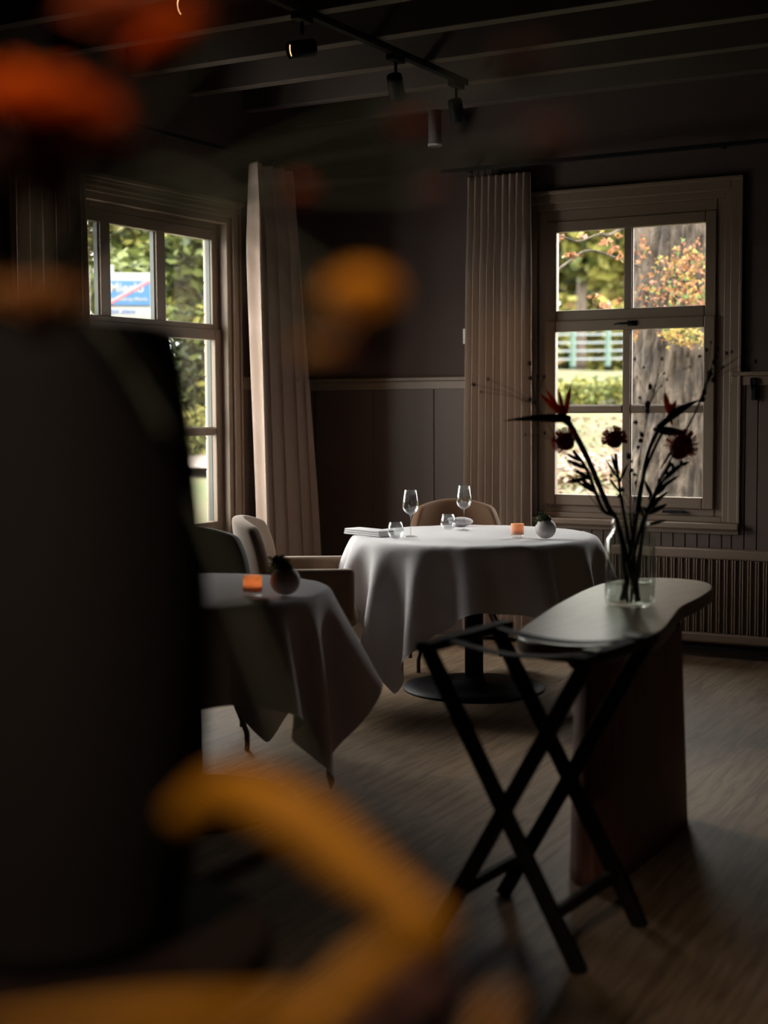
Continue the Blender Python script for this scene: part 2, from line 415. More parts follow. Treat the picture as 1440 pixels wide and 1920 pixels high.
# ------------------------------------------------------------------ curtains and rods
def curtain(name, label, side, top, bot, ztop, zbot, w, nf, amp, group, seed=1, lead=None, m=None):
    """folds along u; top=(u0,u1) bot=(u0,u1)"""
    A = wall_axes(side); rr = random.Random(seed); NU, NZ = nf*12, 40
    ph = [rr.uniform(-.6, .6) for _ in range(nf+2)]; am = [rr.uniform(.7, 1.15) for _ in range(nf+2)]
    v = []; f = []
    for j in range(NZ+1):
        t = j/NZ; z = ztop+(zbot-ztop)*t
        u0 = top[0]+(bot[0]-top[0])*t; u1 = top[1]+(bot[1]-top[1])*t
        for i in range(NU+1):
            s = i/NU; k = int(s*nf); a = am[min(k, nf)]*(1-(s*nf-k))+am[min(k+1, nf+1)]*(s*nf-k)
            phs = s*nf*2*PI + .5*math.sin(3*t+ph[k % len(ph)])*t
            ww = w + amp*a*(.55+.45*min(1, t*6))*math.sin(phs)
            uu = u0+(u1-u0)*s + .35*amp*math.sin(2*phs+.8)*min(1, t*5)
            if lead and s < lead[0]:     # broad leading edge
                q = 1-s/lead[0]; ww = ww*(1-q**.6)+(w+lead[1])*q**.6
            v.append(A(uu, ww, z))
    for j in range(NZ):
        for i in range(NU): a = j*(NU+1)+i; f.append((a, a+1, a+NU+2, a+NU+1))
    root = thing(name, label, 'curtain', group=group)
    o = obj('curtain_panel', v, f, m or M['curtain'], root, True); mod(o, 'SOLIDIFY', thickness=.004); mod(o, 'SUBSURF', levels=1, render_levels=1)
    for k in range(nf):
        u = top[0]+(top[1]-top[0])*(k+.5)/nf; MB().tube([A(u, w, ztop+.03), A(u, w, ztop-.02)], .003, 6).build('glider', M['black'], root)
    return root
curtain('curtain', 'pale floor-length curtain right of the left window, front fold bright with daylight', 'left', (6.73, 7.25), (6.80, 7.49), 2.765, .03, .14, 5, .075, None, 3, lead=(.16, .09))
curtain('curtain', 'taupe curtain with tight even vertical folds hanging left of the window with the tree trunk', 'back', (-3.665, -3.275), (-3.70, -3.27), 2.70, .03, .12, 9, .036, None, 5, m=M['curtain_b'])
curtain('curtain', 'dark shaded curtain at the near side of the left window', 'left', (4.88, 5.40), (4.86, 5.40), 2.765, .03, .13, 6, .045, None, 9)
def rod(name, label, a, b, brk):
    root = thing(name, label, 'curtain rod', group=None)
    MB().bar(a, b, .022, .022).build('rail', M['black'], root, bevel=.003)
    for p, q in brk: MB().bar(p, q, .02, .012).build('bracket', M['black'], root, bevel=.002)
rod('curtain_rod', 'thin black rail above the left window, sloping down to the room corner in view', (XL+.13, 4.2, 2.80), (XL+.13, 7.42, 2.80),
    [((XL, y, 2.805), (XL+.13, y, 2.805)) for y in (4.6, 5.9, 7.2)])
rod('curtain_rod', 'long thin black rail above the window with the tree trunk', (-3.84, YB-.12, 2.742), (-.8, YB-.12, 2.742),
    [((x, YB, 2.745), (x, YB-.12, 2.745)) for x in (-3.7, -2.2, -1.0)])

# ------------------------------------------------------------------ radiator
rt = thing('radiator', 'beige radiator with fine vertical ribs under the right window', 'radiator', (-2.78, YB, 0))
mb = MB(); x1 = 2.0
mb.box(0, x1, -.105, -.095, .10, .59)
k = 0
while k*.042 < x1-.03:
    a = .006+k*.042; mb.box(a, a+.009, -.125, -.10, .145, .545); mb.box(a+.013, a+.022, -.125, -.10, .145, .545); k += 1
mb.build('ribbed_panel', M['rad'], rt, bevel=.004)
MB().box(-.005, x1+.005, -.128, -.04, .545, .60).build('top_cover', M['rad'], rt, bevel=.01)
MB().box(0, x1, -.128, -.09, .09, .145).build('bottom_rail', M['rad'], rt, bevel=.012)
MB().box(0, x1, -.06, -.045, .10, .56).build('rear_panel', M['rad'], rt, bevel=.004)
for q in (.3, 1.7): MB().box(q, q+.03, -.05, -.001, .15, .5).build('wall_bracket', M['rad'], rt)
# floor bar under the radiator
rp = thing('heating_pipe', 'dark pipe running low along the wall below the radiator', 'pipe', (0, 0, 0))
MB().tube([(-2.9, YB-.07, .055), (-.6, YB-.07, .055)], .012, 10).build('pipe', M['black'], rp, smooth=True)
for x in (-2.6, -1.4): MB().box(x-.01, x+.01, YB-.09, YB-.028, 0, .045).build('pipe_clip', M['black'], rp)

# switch, hook, ceiling lamp
sw = thing('wall_switch', 'small white switch plate on the back wall beside the folded curtain', 'switch', (-3.736, YB, 1.79))
MB().box(-.02, .02, -.012, 0, -.045, .045).build('switch_plate', M['white'], sw, bevel=.004)
MB().box(-.011, .011, -.017, -.011, -.02, .02).build('rocker', M['white'], sw, bevel=.003)
hk = thing('wall_hook', 'small dark bracket under the panel rail at the right edge of the picture', 'bracket', (-2.02, YB, 1.50))
MB().box(-.012, .012, -.045, -.016, -.10, .02).build('hook_plate', M['black'], hk, bevel=.003)
MB().tube([(0, -.045, -.02), (0, -.075, -.04), (0, -.09, -.01), (0, -.088, .015)], .007).build('hook_arm', M['black'], hk, smooth=True)
cl = thing('ceiling_speaker', 'small pale cylinder fixed under the last beam near the back wall', 'lamp', (-3.85, 7.49, 3.083))
MB().lathe([(.028, -.20), (.037, -.20), (.038, -.19), (.038, 0)], 24).build('cylinder_body', mat('grey_metal', (.22, .2, .19), .6), cl, smooth=True)
MB().lathe([(.036, -.202), (.041, -.202), (.041, -.188), (.036, -.188)], 24, cap=False).build('rim', M['white'], cl, smooth=True)

# track lighting
tx = -3.35
tr = thing('lighting_track', 'straight black lighting track fixed under the ceiling beams', 'track', (tx, 0, 3.05))
MB().box(-.018, .018, 2.0, 6.87, 0, .032).build('track_rail', M['black'], tr, bevel=.002)
M['lamp_glow'] = emit('lamp_glow', (1, .55, .22), 2.2)
def spot(y, aim, label, e, glow=True, power=10, target=None):
    s = thing('track_spotlight', label, 'spotlight', (tx, y, 3.05), group=None)
    MB().box(-.02, .02, -.06, .06, -.03, 0).build('adapter', M['black'], s, bevel=.003)
    MB().tube([(0, 0, -.03), (0, 0, -.085)], .008).build('stem', M['black'], s, smooth=True)
    d = Vector(aim).normalized(); c = Vector((0, 0, -.145)); q = d.to_track_quat('-Z', 'Y').to_matrix()
    mb = MB(); mb.lathe([(.020, .062), (.036, .055), (.038, .04), (.038, -.06), (.034, -.062), (.033, -.045)], 24)
    mb.v = [tuple(q @ Vector(v)+c) for v in mb.v]; mb.build('lamp_body', M['black'], s, smooth=True)
    mb = MB(); mb.lathe([(.0, -.040), (.032, -.046)], 24, cap=False); mb.v = [tuple(q @ Vector(v)+c) for v in mb.v]
    mb.build('lamp_lens', M['lamp_glow'], s)
    L = bpy.data.lights.new('spot_light', 'SPOT'); L.energy = power; L.spot_size = R(60); L.spot_blend = .8; L.color = (1, .58, .28); L.shadow_soft_size = .03
    lo = bpy.data.objects.new('spot_light', L); COL.objects.link(lo); lo.parent = s
    lo.location = c+d*.075; lo.rotation_euler = d.to_track_quat('-Z', 'Y').to_euler()
    return s
spot(4.50, (-.45, -.83, -.25), 'track spotlight farthest up the track, at the top edge of the picture', 1, power=4)
spot(5.28, (-.60, -.75, -.20), 'track spotlight turned sideways, its round orange lamp face showing', 1, power=6)
spot(6.11, (-.15, .55, -.75), 'middle track spotlight, a dark rounded body hanging straight down', 1, power=8)
spot(6.76, (.05, .25, -.95), 'last black track spotlight nearest the end of the track', 1, power=8)

# ------------------------------------------------------------------ tablecloth drape (position based cloth)
def drape(r, zt, half, ang, N=64, steps=2600, obst=(), seed=0):
    rs = np.random.RandomState(seed)
    g = np.linspace(-half, half, N); X, Y = np.meshgrid(g, g, indexing='ij')
    ca, sa = math.cos(ang), math.sin(ang)
    P = np.stack([X*ca-Y*sa, X*sa+Y*ca, np.full_like(X, zt)], -1).reshape(-1, 3)
    h = g[1]-g[0]; dt = 1/700.; V = np.zeros_like(P)
    P[:, 2] += rs.uniform(0, .001, len(P))
    I, J = np.meshgrid(np.arange(N), np.arange(N), indexing='ij'); cons = []
    def addc(di, dj, k):
        ok0 = (I+di < N) & (I+di >= 0) & (J+dj < N) & (J+dj >= 0)
        key = (I//abs(di)) % 2 if di else (J//abs(dj)) % 2
        for par in (0, 1):
            ok = ok0 & (key == par)
            cons.append((I[ok]*N+J[ok], (I[ok]+di)*N+J[ok]+dj, h*math.hypot(di, dj), k))
    addc(1, 1, .15); addc(1, -1, .15); addc(2, 0, .03); addc(0, 2, .03); addc(4, 0, .006); addc(0, 4, .006); addc(1, 0, 1.); addc(0, 1, 1.)
    e = .012
    for st in range(steps):
        V[:, 2] -= 9.81*dt; V *= (.997 if st < steps*.6 else .99)
        Q = P+V*dt
        for a, b, L, k in cons:
            d = Q[a]-Q[b]; l = np.sqrt((d*d).sum(1))+1e-9; c = (.5*k*(l-L)/l)[:, None]*d
            Q[a] -= c; Q[b] += c
        # solid drum with a rounded top rim, so the hang always stays outside
        rho = np.hypot(Q[:, 0], Q[:, 1])+1e-9
        qx = rho-(r-e); qz = Q[:, 2]-(zt-e); dd = np.hypot(np.maximum(qx, 0), np.maximum(qz, 0))
        inside = np.where((qx > 0) | (qz > 0), dd, np.maximum(qx, qz)) < e
        wasup = P[:, 2] > zt-e-.002
        top = inside & (qx <= 0) & wasup; Q[top, 2] = zt
        cor = inside & (qx > 0) & (qz > 0); s = e/np.maximum(dd[cor], 1e-6)
        nr = (r-e)+qx[cor]*s; Q[cor, 2] = zt-e+qz[cor]*s; Q[cor, 0] *= nr/rho[cor]; Q[cor, 1] *= nr/rho[cor]
        sd = inside & (qz <= 0) & ~top; Q[sd, 0] *= r/rho[sd]; Q[sd, 1] *= r/rho[sd]
        for (cx, cy, cz, rr) in obst:
            dv = Q-np.array([cx, cy, cz]); l = np.sqrt((dv*dv).sum(1)); h_ = l < rr
            Q[h_] = np.array([cx, cy, cz])+dv[h_]*(rr/np.maximum(l[h_], 1e-6))[:, None]
        np.maximum(Q[:, 2], .012, out=Q[:, 2])
        V = (Q-P)/dt
        hit = inside & (qz > 0); V[hit] *= .5
        sp = np.sqrt((V*V).sum(1)); V *= np.minimum(1, 3/np.maximum(sp, 1e-6))[:, None]
        P = Q
    G = P.reshape(N, N, 3)
    for _ in range(2):
        S = G.copy(); S[1:-1, 1:-1] = .5*G[1:-1, 1:-1]+.125*(G[2:, 1:-1]+G[:-2, 1:-1]+G[1:-1, 2:]+G[1:-1, :-2])
        keep = (np.hypot(G[..., 0], G[..., 1]) < r+.01) & (G[..., 2] > zt-.03); S[keep] = G[keep]; G = S
    v = G.reshape(-1, 3); f = [(i*N+j, (i+1)*N+j, (i+1)*N+j+1, i*N+j+1) for i in range(N-1) for j in range(N-1)]
    return v.tolist(), f
def cloth(name, label, cx, cy, r, half, ang, group=None, **k):
    v, f = drape(r, .752, half, ang, **k)
    o = obj(name, [(a+cx, b+cy, c+.003) for a, b, c in v], f, M['cloth'], None, True)
    mod(o, 'SUBSURF', levels=1, render_levels=1)
    return tag(o, label, 'tablecloth')

def round_table(label, x, y, r, rb):
    t = thing('round_table', label, 'table', (x, y, 0))
    r -= .014
    MB().lathe([(0, .715), (r-.02, .715), (r, .722), (r, .736), (r-.012, .745), (0, .746)], 64, cap=False).build('tabletop', M['blackwood'], t, smooth=False)
    MB().lathe([(.045, .02), (.045, .70), (.045, .715)], 32).build('column', M['black'], t, smooth=True)
    MB().lathe([(0, 0), (rb, 0), (rb+.003, .006), (rb, .014), (rb*.8, .022), (.06, .034), (.05, .06), (0, .06)], 64, cap=False).build('base', M['black'], t, smooth=True)
    return t
T1 = (-3.0, 6.235); T2 = (-2.985, 3.93)
round_table('dark pedestal table with round base under the bright white cloth', T1[0], T1[1], .60, .345)
round_table('dark pedestal table with round base under the shaded cloth at left', T2[0], T2[1], .50, .36)
CAMDIR = lambda t: math.atan2(-t[1], -t[0])
# cloth corners: measured from the direction towards the camera
cloth('tablecloth', 'large white linen cloth draped over the round table set with wine glasses', T1[0], T1[1], .60, .885, CAMDIR(T1)-R(36)-R(45), seed=1)
cloth('tablecloth', 'shaded linen cloth over the nearer table at left, one corner hanging almost to the floor', T2[0], T2[1], .50, .79, CAMDIR(T2)+R(58)-R(45), seed=4, obst=[(.42, .22, .50, .14)])

# ------------------------------------------------------------------ armchairs
def armchair(label, x, y, face, fab, s=1.0):
    """face = direction the sitter looks (world vector)"""
    rz = math.atan2(face[1], face[0])-PI/2; W_ = .285*s
    t = thing('armchair', label, 'chair', (x, y, 0), rz, group=None)
    mb = MB(); mb.box(-.235, .235, -.20, .25, .365, .46)
    mb.build('seat', fab, t, smooth=True, bevel=.035, seg=4)
    # curved backrest
    NX, NZ = 16, 12; v = []; f = []
    for j in range(NZ+1):
        for i in range(NX+1):
            a = -1+2*i/NX; b = -1+2*j/NZ
            # square to squircle mapping rounds the corners
            k = .62
            aa = a*math.sqrt(1-k*b*b/2*(1 if b > 0 else .3)); bb = b*math.sqrt(1-k*a*a/2)
            X = W_*aa; z = .635+.235*bb
            Y = -.265+.13*(aa*aa)-.10*(z-.40)
            v.append((X, Y, z))
    for j in range(NZ):
        for i in range(NX): q = j*(NX+1)+i; f.append((q, q+1, q+NX+2, q+NX+1))
    o = obj('backrest', v, f, fab, t, True); mod(o, 'SOLIDIFY', thickness=.062, offset=0); mod(o, 'BEVEL', width=.02, segments=3, limit_method='ANGLE', angle_limit=R(50)); mod(o, 'SUBSURF', levels=1, render_levels=1)
    for sx in (-1, 1):
        mb = MB(); mb.box(sx*W_-.03, sx*W_+.03, -.15, .235, .40, .645)
        mb.build('armrest', fab, t, smooth=True, bevel=.026, seg=4)
    MB().box(-.22, .22, -.18, .22, .345, .368).build('seat_frame', M['leg'], t, bevel=.005)
    for sx in (-1, 1):
        for sy in (-1, 1):
            mb = MB(); mb.tube(spline([(sx*.13, sy*.10, .35), (sx*.20, sy*.165, .20), (sx*.245, sy*.215, .085), (sx*.25, sy*.22, .05), (sx*.25, sy*.22, .0)], 5), .0105, 8)
            mb.build('leg', M['leg'], t, smooth=True)
    return t
armchair('tan upholstered chair behind the white-clothed table, only its rounded back showing', -3.35, 6.80, (.50, -.75), M['velvet_brown'], .86)
armchair('cream and tan armchair beside the left curtain, side view, tucked to the white-clothed table', -3.62, 5.68, (.86, .51), M['velvet'])
armchair('dark armchair between the near cloth-covered table and the left window, seen in silhouette', -3.59, 4.69, (.61, -.79), M['velvet_dark'])

# ------------------------------------------------------------------ kidney shaped side table
kt = thing('side_table', 'kidney-shaped pale wood side table carrying the flower jar', 'table', (0, 0, 0))
KP = [(-1.50, 3.475), (-1.60, 3.60), (-1.665, 3.87), (-1.74, 4.28), (-1.785, 4.70), (-1.74, 4.93), (-1.62, 5.01), (-1.48, 4.96), (-1.40, 4.80), (-1.365, 4.55), (-1.35, 4.30), (-1.30, 4.05), (-1.255, 3.80), (-1.265, 3.58), (-1.37, 3.46)]
def closed(pts, n=6):
    out = []; N = len(pts)
    for i in range(N):
        a, b, c, d = [Vector((*pts[(i+q) % N], 0)) for q in (-1, 0, 1, 2)]
        for k in range(n):
            t = k/n; out.append(.5*((2*b)+(c-a)*t+(2*a-5*b+4*c-d)*t*t+(-a+3*b-3*c+d)*t**3))
    return out
def prism(loop, z0, z1):
    n = len(loop); v = [(p.x, p.y, z0) for p in loop]+[(p.x, p.y, z1) for p in loop]
    return v, [tuple(range(n))[::-1], tuple(range(n, 2*n))]+[(i, (i+1) % n, n+(i+1) % n, n+i) for i in range(n)]
SK = 1.056
lp = closed([(x*SK, y*SK) for x, y in KP]); v, f = prism(lp, .668, .715)
o = obj('tabletop', v, f, M['tablewood'], kt); mod(o, 'BEVEL', width=.008, segments=3, limit_method='ANGLE', angle_limit=R(50))
v = []; f = []; n = 64; zs = [0, .05, .2, .4, .6, .668]
for z in zs:
    t = z/.668
    for k in range(n):
        a = 2*PI*k/n; rx = .115-.012*t; ry = .42-.05*t
        fl = 1+.012*math.cos(a*26)
        xx = rx*math.cos(a)*fl; yy = ry*math.sin(a)*fl
        v.append((-1.485+xx-.06*math.cos(yy*3.2)+.05, 4.17+yy, z))
for i in range(len(zs)-1):
    for k in range(n): k2 = (k+1) % n; f.append((i*n+k, i*n+k2, (i+1)*n+k2, (i+1)*n+k))
f.append(tuple(range(n))[::-1])
obj('pedestal', v, f, M['legwood'], kt, True)

# ------------------------------------------------------------------ folding tray stand
st = thing('folding_stand', 'black wooden folding tray stand with crossed legs in front of the side table', 'stand', (-1.445, 3.39, 0), R(-4))
HX, DY, HT = .215, .185, .757
def rail(x): return
for sy in (-1, 1):
    y0 = sy*DY
    for sx in (-1, 1):
        off = .014*sx
        mb = MB(); mb.bar((-sx*HX, y0+off, .0), (sx*HX, y0+off, HT), .040, .022, (0, 1, 0))
        mb.build('leg', M['blackwood'], st, bevel=.003)
    MB().tube([(0, y0-.04, HT/2), (0, y0+.04, HT/2)], .006).build('pivot', M['black'], st, smooth=True)
for sx in (-1, 1):
    MB().bar((sx*HX, -DY-.04, HT+.008), (sx*HX, DY+.04, HT+.008), .045, .026).build('top_rail', M['blackwood'], st, bevel=.005)
    z = .13; x = sx*HX*(1-2*z/HT)
    MB().bar((x, -DY, z), (x, DY, z), .022, .03).build('crossbar', M['blackwood'], st, bevel=.003)
for y in (-.12, .13):
    v = []; f = []; n = 14
    for i in range(n+1):
        t = -1+2*i/n; z = HT+.022-.028*(1-t*t)
        v += [(HX*t, y-.022, z), (HX*t, y+.022, z)]
    for i in range(n): f.append((2*i, 2*i+1, 2*i+3, 2*i+2))
    o = obj('strap', v, f, M['blackwood'], st); mod(o, 'SOLIDIFY', thickness=.004)
    MB().box(HX-.03, HX+.012, y-.022, y+.022, HT+.022, HT+.027).build('strap_end', mat('strap_gloss', (.20, .20, .19), .35), st, bevel=.001)  # pale colour stands for the gloss on the strap ends

# ------------------------------------------------------------------ tableware
def wine_glass(p, label, rz=0):
    t = thing('wine_glass', label, 'glass', p, rz, group=None)
    MB().lathe([(.0015, .105), (.010, .107), (.022, .113), (.032, .123), (.0375, .136), (.039, .150), (.0375, .170), (.033, .195), (.0285, .222), (.0278, .2225), (.032, .195), (.0365, .170), (.038, .150), (.0362, .137), (.031, .125), (.020, .116), (.0, .112)], 40, cap=False).build('bowl', M['glass'], t, smooth=True)
    MB().lathe([(.0045, .004), (.0028, .02), (.0026, .06), (.0028, .095), (.006, .106)], 16, cap=False).build('stem', M['glass'], t, smooth=True)
    MB().lathe([(.0, .0005), (.034, .0005), (.0345, .0015), (.020, .003), (.0045, .006)], 40, cap=False).build('foot', M['glass'], t, smooth=True)
    return t
def tumbler(p, label):
    t = thing('water_tumbler', label, 'glass', p, 0, group=None)
    MB().lathe([(0, .001), (.020, .001), (.027, .005), (.0375, .022), (.0385, .034), (.035, .055), (.0305, .075), (.0297, .075), (.034, .055), (.0372, .034), (.036, .024), (.026, .010), (0, .008)], 40, cap=False).build('body', M['glass'], t, smooth=True)
    return t
def tz(px, py, z=.7575): p = on_z(px, py, z); return (p.x, p.y, z)
wine_glass(tz(770, 1006), 'wine glass at the front of the white table, left of the other wine glass')
wine_glass(tz(870, 994), 'wine glass farther back on the white table, in front of the tan chair back')
tumbler(tz(742, 1009), 'low water tumbler next to the folded napkin')
tumbler(tz(840, 992), 'low water tumbler in front of the rolled napkin')
# folded napkin: four layers
np_ = on_z(692, 1003, .757)
t = thing('folded_napkin', 'flat folded white napkin at the left edge of the white table', 'napkin', (np_.x, np_.y, .757), R(-20))
for k in range(3):
    mb = MB(); mb.box(-.135+.002*k, .135-.003*k, -.05+.001*k, .05, .0005+k*.0095, .0095+k*.0095)
    mb.build('napkin_layer', M['napkin'], t, smooth=True, bevel=.004, seg=3)
# rolled napkin
rp_ = on_z(864, 986, .757)
t = thing('rolled_napkin', 'soft rounded white napkin behind the far tumbler', 'napkin', (rp_.x, rp_.y, .757), R(40))
mb = MB(); mb.blob((0, 0, .022), .065, .042, .024, 24, 14); mb.build('napkin_fold', M['napkin'], t, smooth=True)
mb = MB(); mb.blob((-.045, -.012, .036), .030, .024, .010, 20, 10); mb.build('napkin_tip', M['napkin'], t, smooth=True)

def candle(p, label, s=1.0, power=.05, cup=None):
    t = thing('tealight_holder', label, 'candle', p, 0, group=None)
    r = .031*s; h = .066*s
    MB().lathe([(0, .001), (r-.002, .001), (r, .004), (r, .014)], 32, cap=False).build('glass_foot', M['glass'], t, smooth=True)
    MB().lathe([(0, .015*s), (r-.001, .015*s), (r, .02*s), (r, h), (r-.0025, h), (r-.0025, .02*s)], 32, cap=False).build('amber_cup', cup or AMB, t, smooth=True)
    w = MB().lathe([(0, .019*s), (r-.006, .019*s), (r-.006, .034*s), (0, .036*s)], 24, cap=False).build('wax', M['tan'], t, smooth=True)
    MB().tube([(0, 0, .035*s), (0, 0, .042*s)], .0008).build('wick', M['black'], w)
    MB().blob((0, 0, .050*s), .0038, .0038, .010, 10, 8).build('flame', FLAME, t, smooth=True)
    L = bpy.data.lights.new('flame_light', 'POINT'); L.energy = power; L.color = (1, .68, .42); L.shadow_soft_size = .012
    lo = bpy.data.objects.new('flame_light', L); COL.objects.link(lo); lo.parent = t; lo.location = (0, 0, .052*s)
    return t
def amber_mat(c1=(.40, .24, .15, 1), c2=(.50, .33, .22, 1)):
    mt = bpy.data.materials.new('amber_frost'); mt.use_nodes = True; nt = mt.node_tree
    for n in list(nt.nodes): nt.nodes.remove(n)
    out = nt.nodes.new('ShaderNodeOutputMaterial'); a = nt.nodes.new('ShaderNodeAddShader')
    d = nt.nodes.new('ShaderNodeBsdfDiffuse'); tl = nt.nodes.new('ShaderNodeBsdfTranslucent')
    d.inputs[0].default_value = c1; tl.inputs[0].default_value = c2
    nt.links.new(d.outputs[0], a.inputs[0]); nt.links.new(tl.outputs[0], a.inputs[1]); nt.links.new(a.outputs[0], out.inputs[0])
    return mt
AMB = amber_mat(); AMB_DAYLIT = amber_mat((.62, .42, .31, 1), (.35, .25, .18, 1)); FLAME = emit('flame', (1, .62, .25), 14)  # second cup's paler colours have the daylight on it painted in
candle(tz(970, 1008), 'lit tealight in an amber glass on the white table', 1.0, .03, AMB_DAYLIT)
candle(tz(474, 1117), 'lit tealight in an amber glass on the shaded table at left', 1.0)

def pot(p, label, r, m, seed, sprig=True, lab2=None):
    rr = random.Random(seed)
    t = thing('round_vase', label, 'vase', p, 0, group=None)
    pr = [(0, .0)]+[(r*math.sin(a), r*.97-r*.97*math.cos(a)) for a in [R(q) for q in range(22, 160, 6)]]
    pr += [(r*.30, r*1.86), (r*.27, r*1.80)]
    MB().lathe(pr, 40, cap=False).build('vase_body', m, t, smooth=True)
    mb = MB()
    for k in range(260):
        a = rr.uniform(0, 2*PI); q = rr.random()**.5; b = Vector((q*.042*math.cos(a)-.014, q*.030*math.sin(a)-.006, r*1.92+.022*(1-q*q)+rr.uniform(-.008, .008)))
        if b.x < -.03: b.z -= .016
        if q > .75: b.z -= .010
        dr = Vector((rr.gauss(0, 1), rr.gauss(0, 1), rr.gauss(.6, .6))).normalized()
        mb.leaf(b, b+dr*rr.uniform(.006, .013), .005, (rr.gauss(0, 1), 1, .3), .1, 2)
    mb.blob((-.008, -.002, r*1.88), .036, .027, .022, 14, 8, jit=.08)
    g = mb.build('moss_tuft', M['moss'], t); g['label'] = 'green moss tuft'
    if sprig:
        mb = MB(); pts = spline([(-.012, 0, r*1.9), (-.016, .002, r*2.3), (-.006, .0, r*2.9), (-.012, 0, r*3.3)], 5); mb.tube(pts, .0009, 5)
        for q in (4, 8, 11, 14):
            p_ = pts[min(q, len(pts)-1)]; e = p_+Vector((rr.choice((-1, 1))*.012, 0, .006)); mb.tube([p_, e], .0006, 4); mb.blob(e, .0028, n=6, m_=4)
        pts = spline([(-.02, 0, r*1.9), (-.032, .002, r*2.2), (-.03, .0, r*2.5)], 4); mb.tube(pts, .0009, 5)
        for q in (3, 6, 8): mb.leaf(pts[min(q, len(pts)-1)], pts[min(q, len(pts)-1)]+Vector((.012, .003, .008)), .006, (0, 1, 0), .1, 3)
        mb.build('sprig', M['leafdark'], t)
    return t
pot(tz(1023, 1010), 'white ball vase with a tuft of moss on the white table', .049, M['ceramic'], 2)
p2 = tz(535, 1116)
pt = pot(p2, 'ball vase in shade with dark foliage beside the candle on the table at left', .050, M['ceramic'], 5, False)
mb = MB(); rr = random.Random(8)
for k in range(26):
    a = rr.uniform(0, 2*PI); b = Vector((-.028+rr.uniform(-.022, .02), -.012+rr.uniform(-.01, .01), .088+rr.uniform(0, .035)))
    e = b+Vector((math.cos(a), math.sin(a)*.6, rr.uniform(-.3, .5))).normalized()*rr.uniform(.018, .034)
    mb.leaf(b, e, .02, (rr.gauss(0, 1), rr.gauss(0, 1), 1), .15, 4)
mb.build('foliage', M['leafdark'], pt, solid=.0006)

# ------------------------------------------------------------------ flower jar on the side table
jp = on_z(1181, 1136, .715); JD = (jp-EYE).dot(FW); JX, JY = jp.x, jp.y
jr = thing('flower_jar', 'clear glass jar with water holding a tall arrangement of dark stems', 'vase', (JX, JY, .7155))
jr.scale = (JD/4.44,)*3
MB().lathe([(0, .002), (.060, .002), (.072, .006), (.0765, .018), (.077, .05), (.077, .195), (.074, .212), (.064, .228), (.057, .238), (.056, .252), (.060, .256), (.060, .262), (.056, .266), (.057, .284), (.060, .288), (.057, .291), (.054, .288), (.053, .268), (.053, .24), (.062, .224), (.0735, .208), (.0735, .02), (.066, .012), (0, .010)], 56, cap=False).build('jar_body', M['jar'], jr, smooth=True)
MB().lathe([(0, .012), (.066, .013), (.073, .022), (.073, .074), (.071, .072), (0, .072)], 48, cap=False).build('water', M['water'], jr, smooth=True)

DR = random.Random(21)
def jpt(px, py, dd=0): return at(px, py, JD+dd)
JZ = .732
def jbase(k):       # stem foot inside the jar
    a = k*2.399; return Vector((JX+.030*math.cos(a), JY+.030*math.sin(a), JZ))
def jneck(k, px):
    a = k*2.399; x = max(-.043, min(.043, (px-1180)*.0011)); return Vector((JX, JY, .988))+RT*x+_fh*(.022*math.sin(a))
def stem_pts(k, pts, dd):
    P = [jbase(k), jneck(k, pts[0][0])]+[jpt(px, py, dd*(i+1)/len(pts)) for i, (px, py) in enumerate(pts)]
    return spline(P, 6)
def flower(name, label, cat, group=None): return thing(name, label, cat, (0, 0, 0), 0, group)

def bird(label, k, pts, dd, head, beak, petals, r=.007):
    t = flower('bird_of_paradise', label, 'flower'); P = stem_pts(k, pts, dd)
    MB().tube(P, [r*(1+.25*(i/len(P))) for i in range(len(P))], 8).build('stem', M['stem'], t, smooth=True)
    H = jpt(*head, dd); Bk = jpt(*beak, dd)
    mb = MB(); n = 9; d = Bk-H
    pp = [H-d*.12+d*(i/n)*1.12+_up*(.006*math.sin(PI*i/n)) for i in range(n+1)]
    mb.tube(pp, [.010+.0*0, .014, .0145, .0135, .012, .010, .0075, .005, .003, .0008], 8); mb.build('beak', M['stem'], t, smooth=True)
    mb = MB(); 
    for i in range(5): mb.blob(P[-1]*(1-i/5)+H*(i/5), .011, n=8, m_=6)
    mb.build('neck', M['stem'], t, smooth=True)
    for q, (px, py, w) in enumerate(petals):
        e = jpt(px, py, dd+(-.02+.015*q)); mb = MB(); mb.leaf(H-d.normalized()*.004+_up*.006, e, w, FW, .06, 8)
        mb.build('petal', M['orange'], t, smooth=True, solid=.0012)
    return t
bird('bird of paradise flower pointing left with its long dark beak', 0, [(1140, 950), (1102, 860), (1068, 795)], -.06, (1057, 786), (944, 789), [(1012, 738, .018), (1022, 728, .016), (1046, 727, .014), (1070, 722, .018), (1030, 745, .014)], .0085)
bird('bird of paradise flower in front of the tree trunk with beak to the right', 1, [(1198, 950), (1212, 860), (1236, 800)], .05, (1258, 782), (1316, 748), [(1246, 735, .020), (1268, 750, .018), (1258, 756, .02), (1262, 800, .012)], .006)

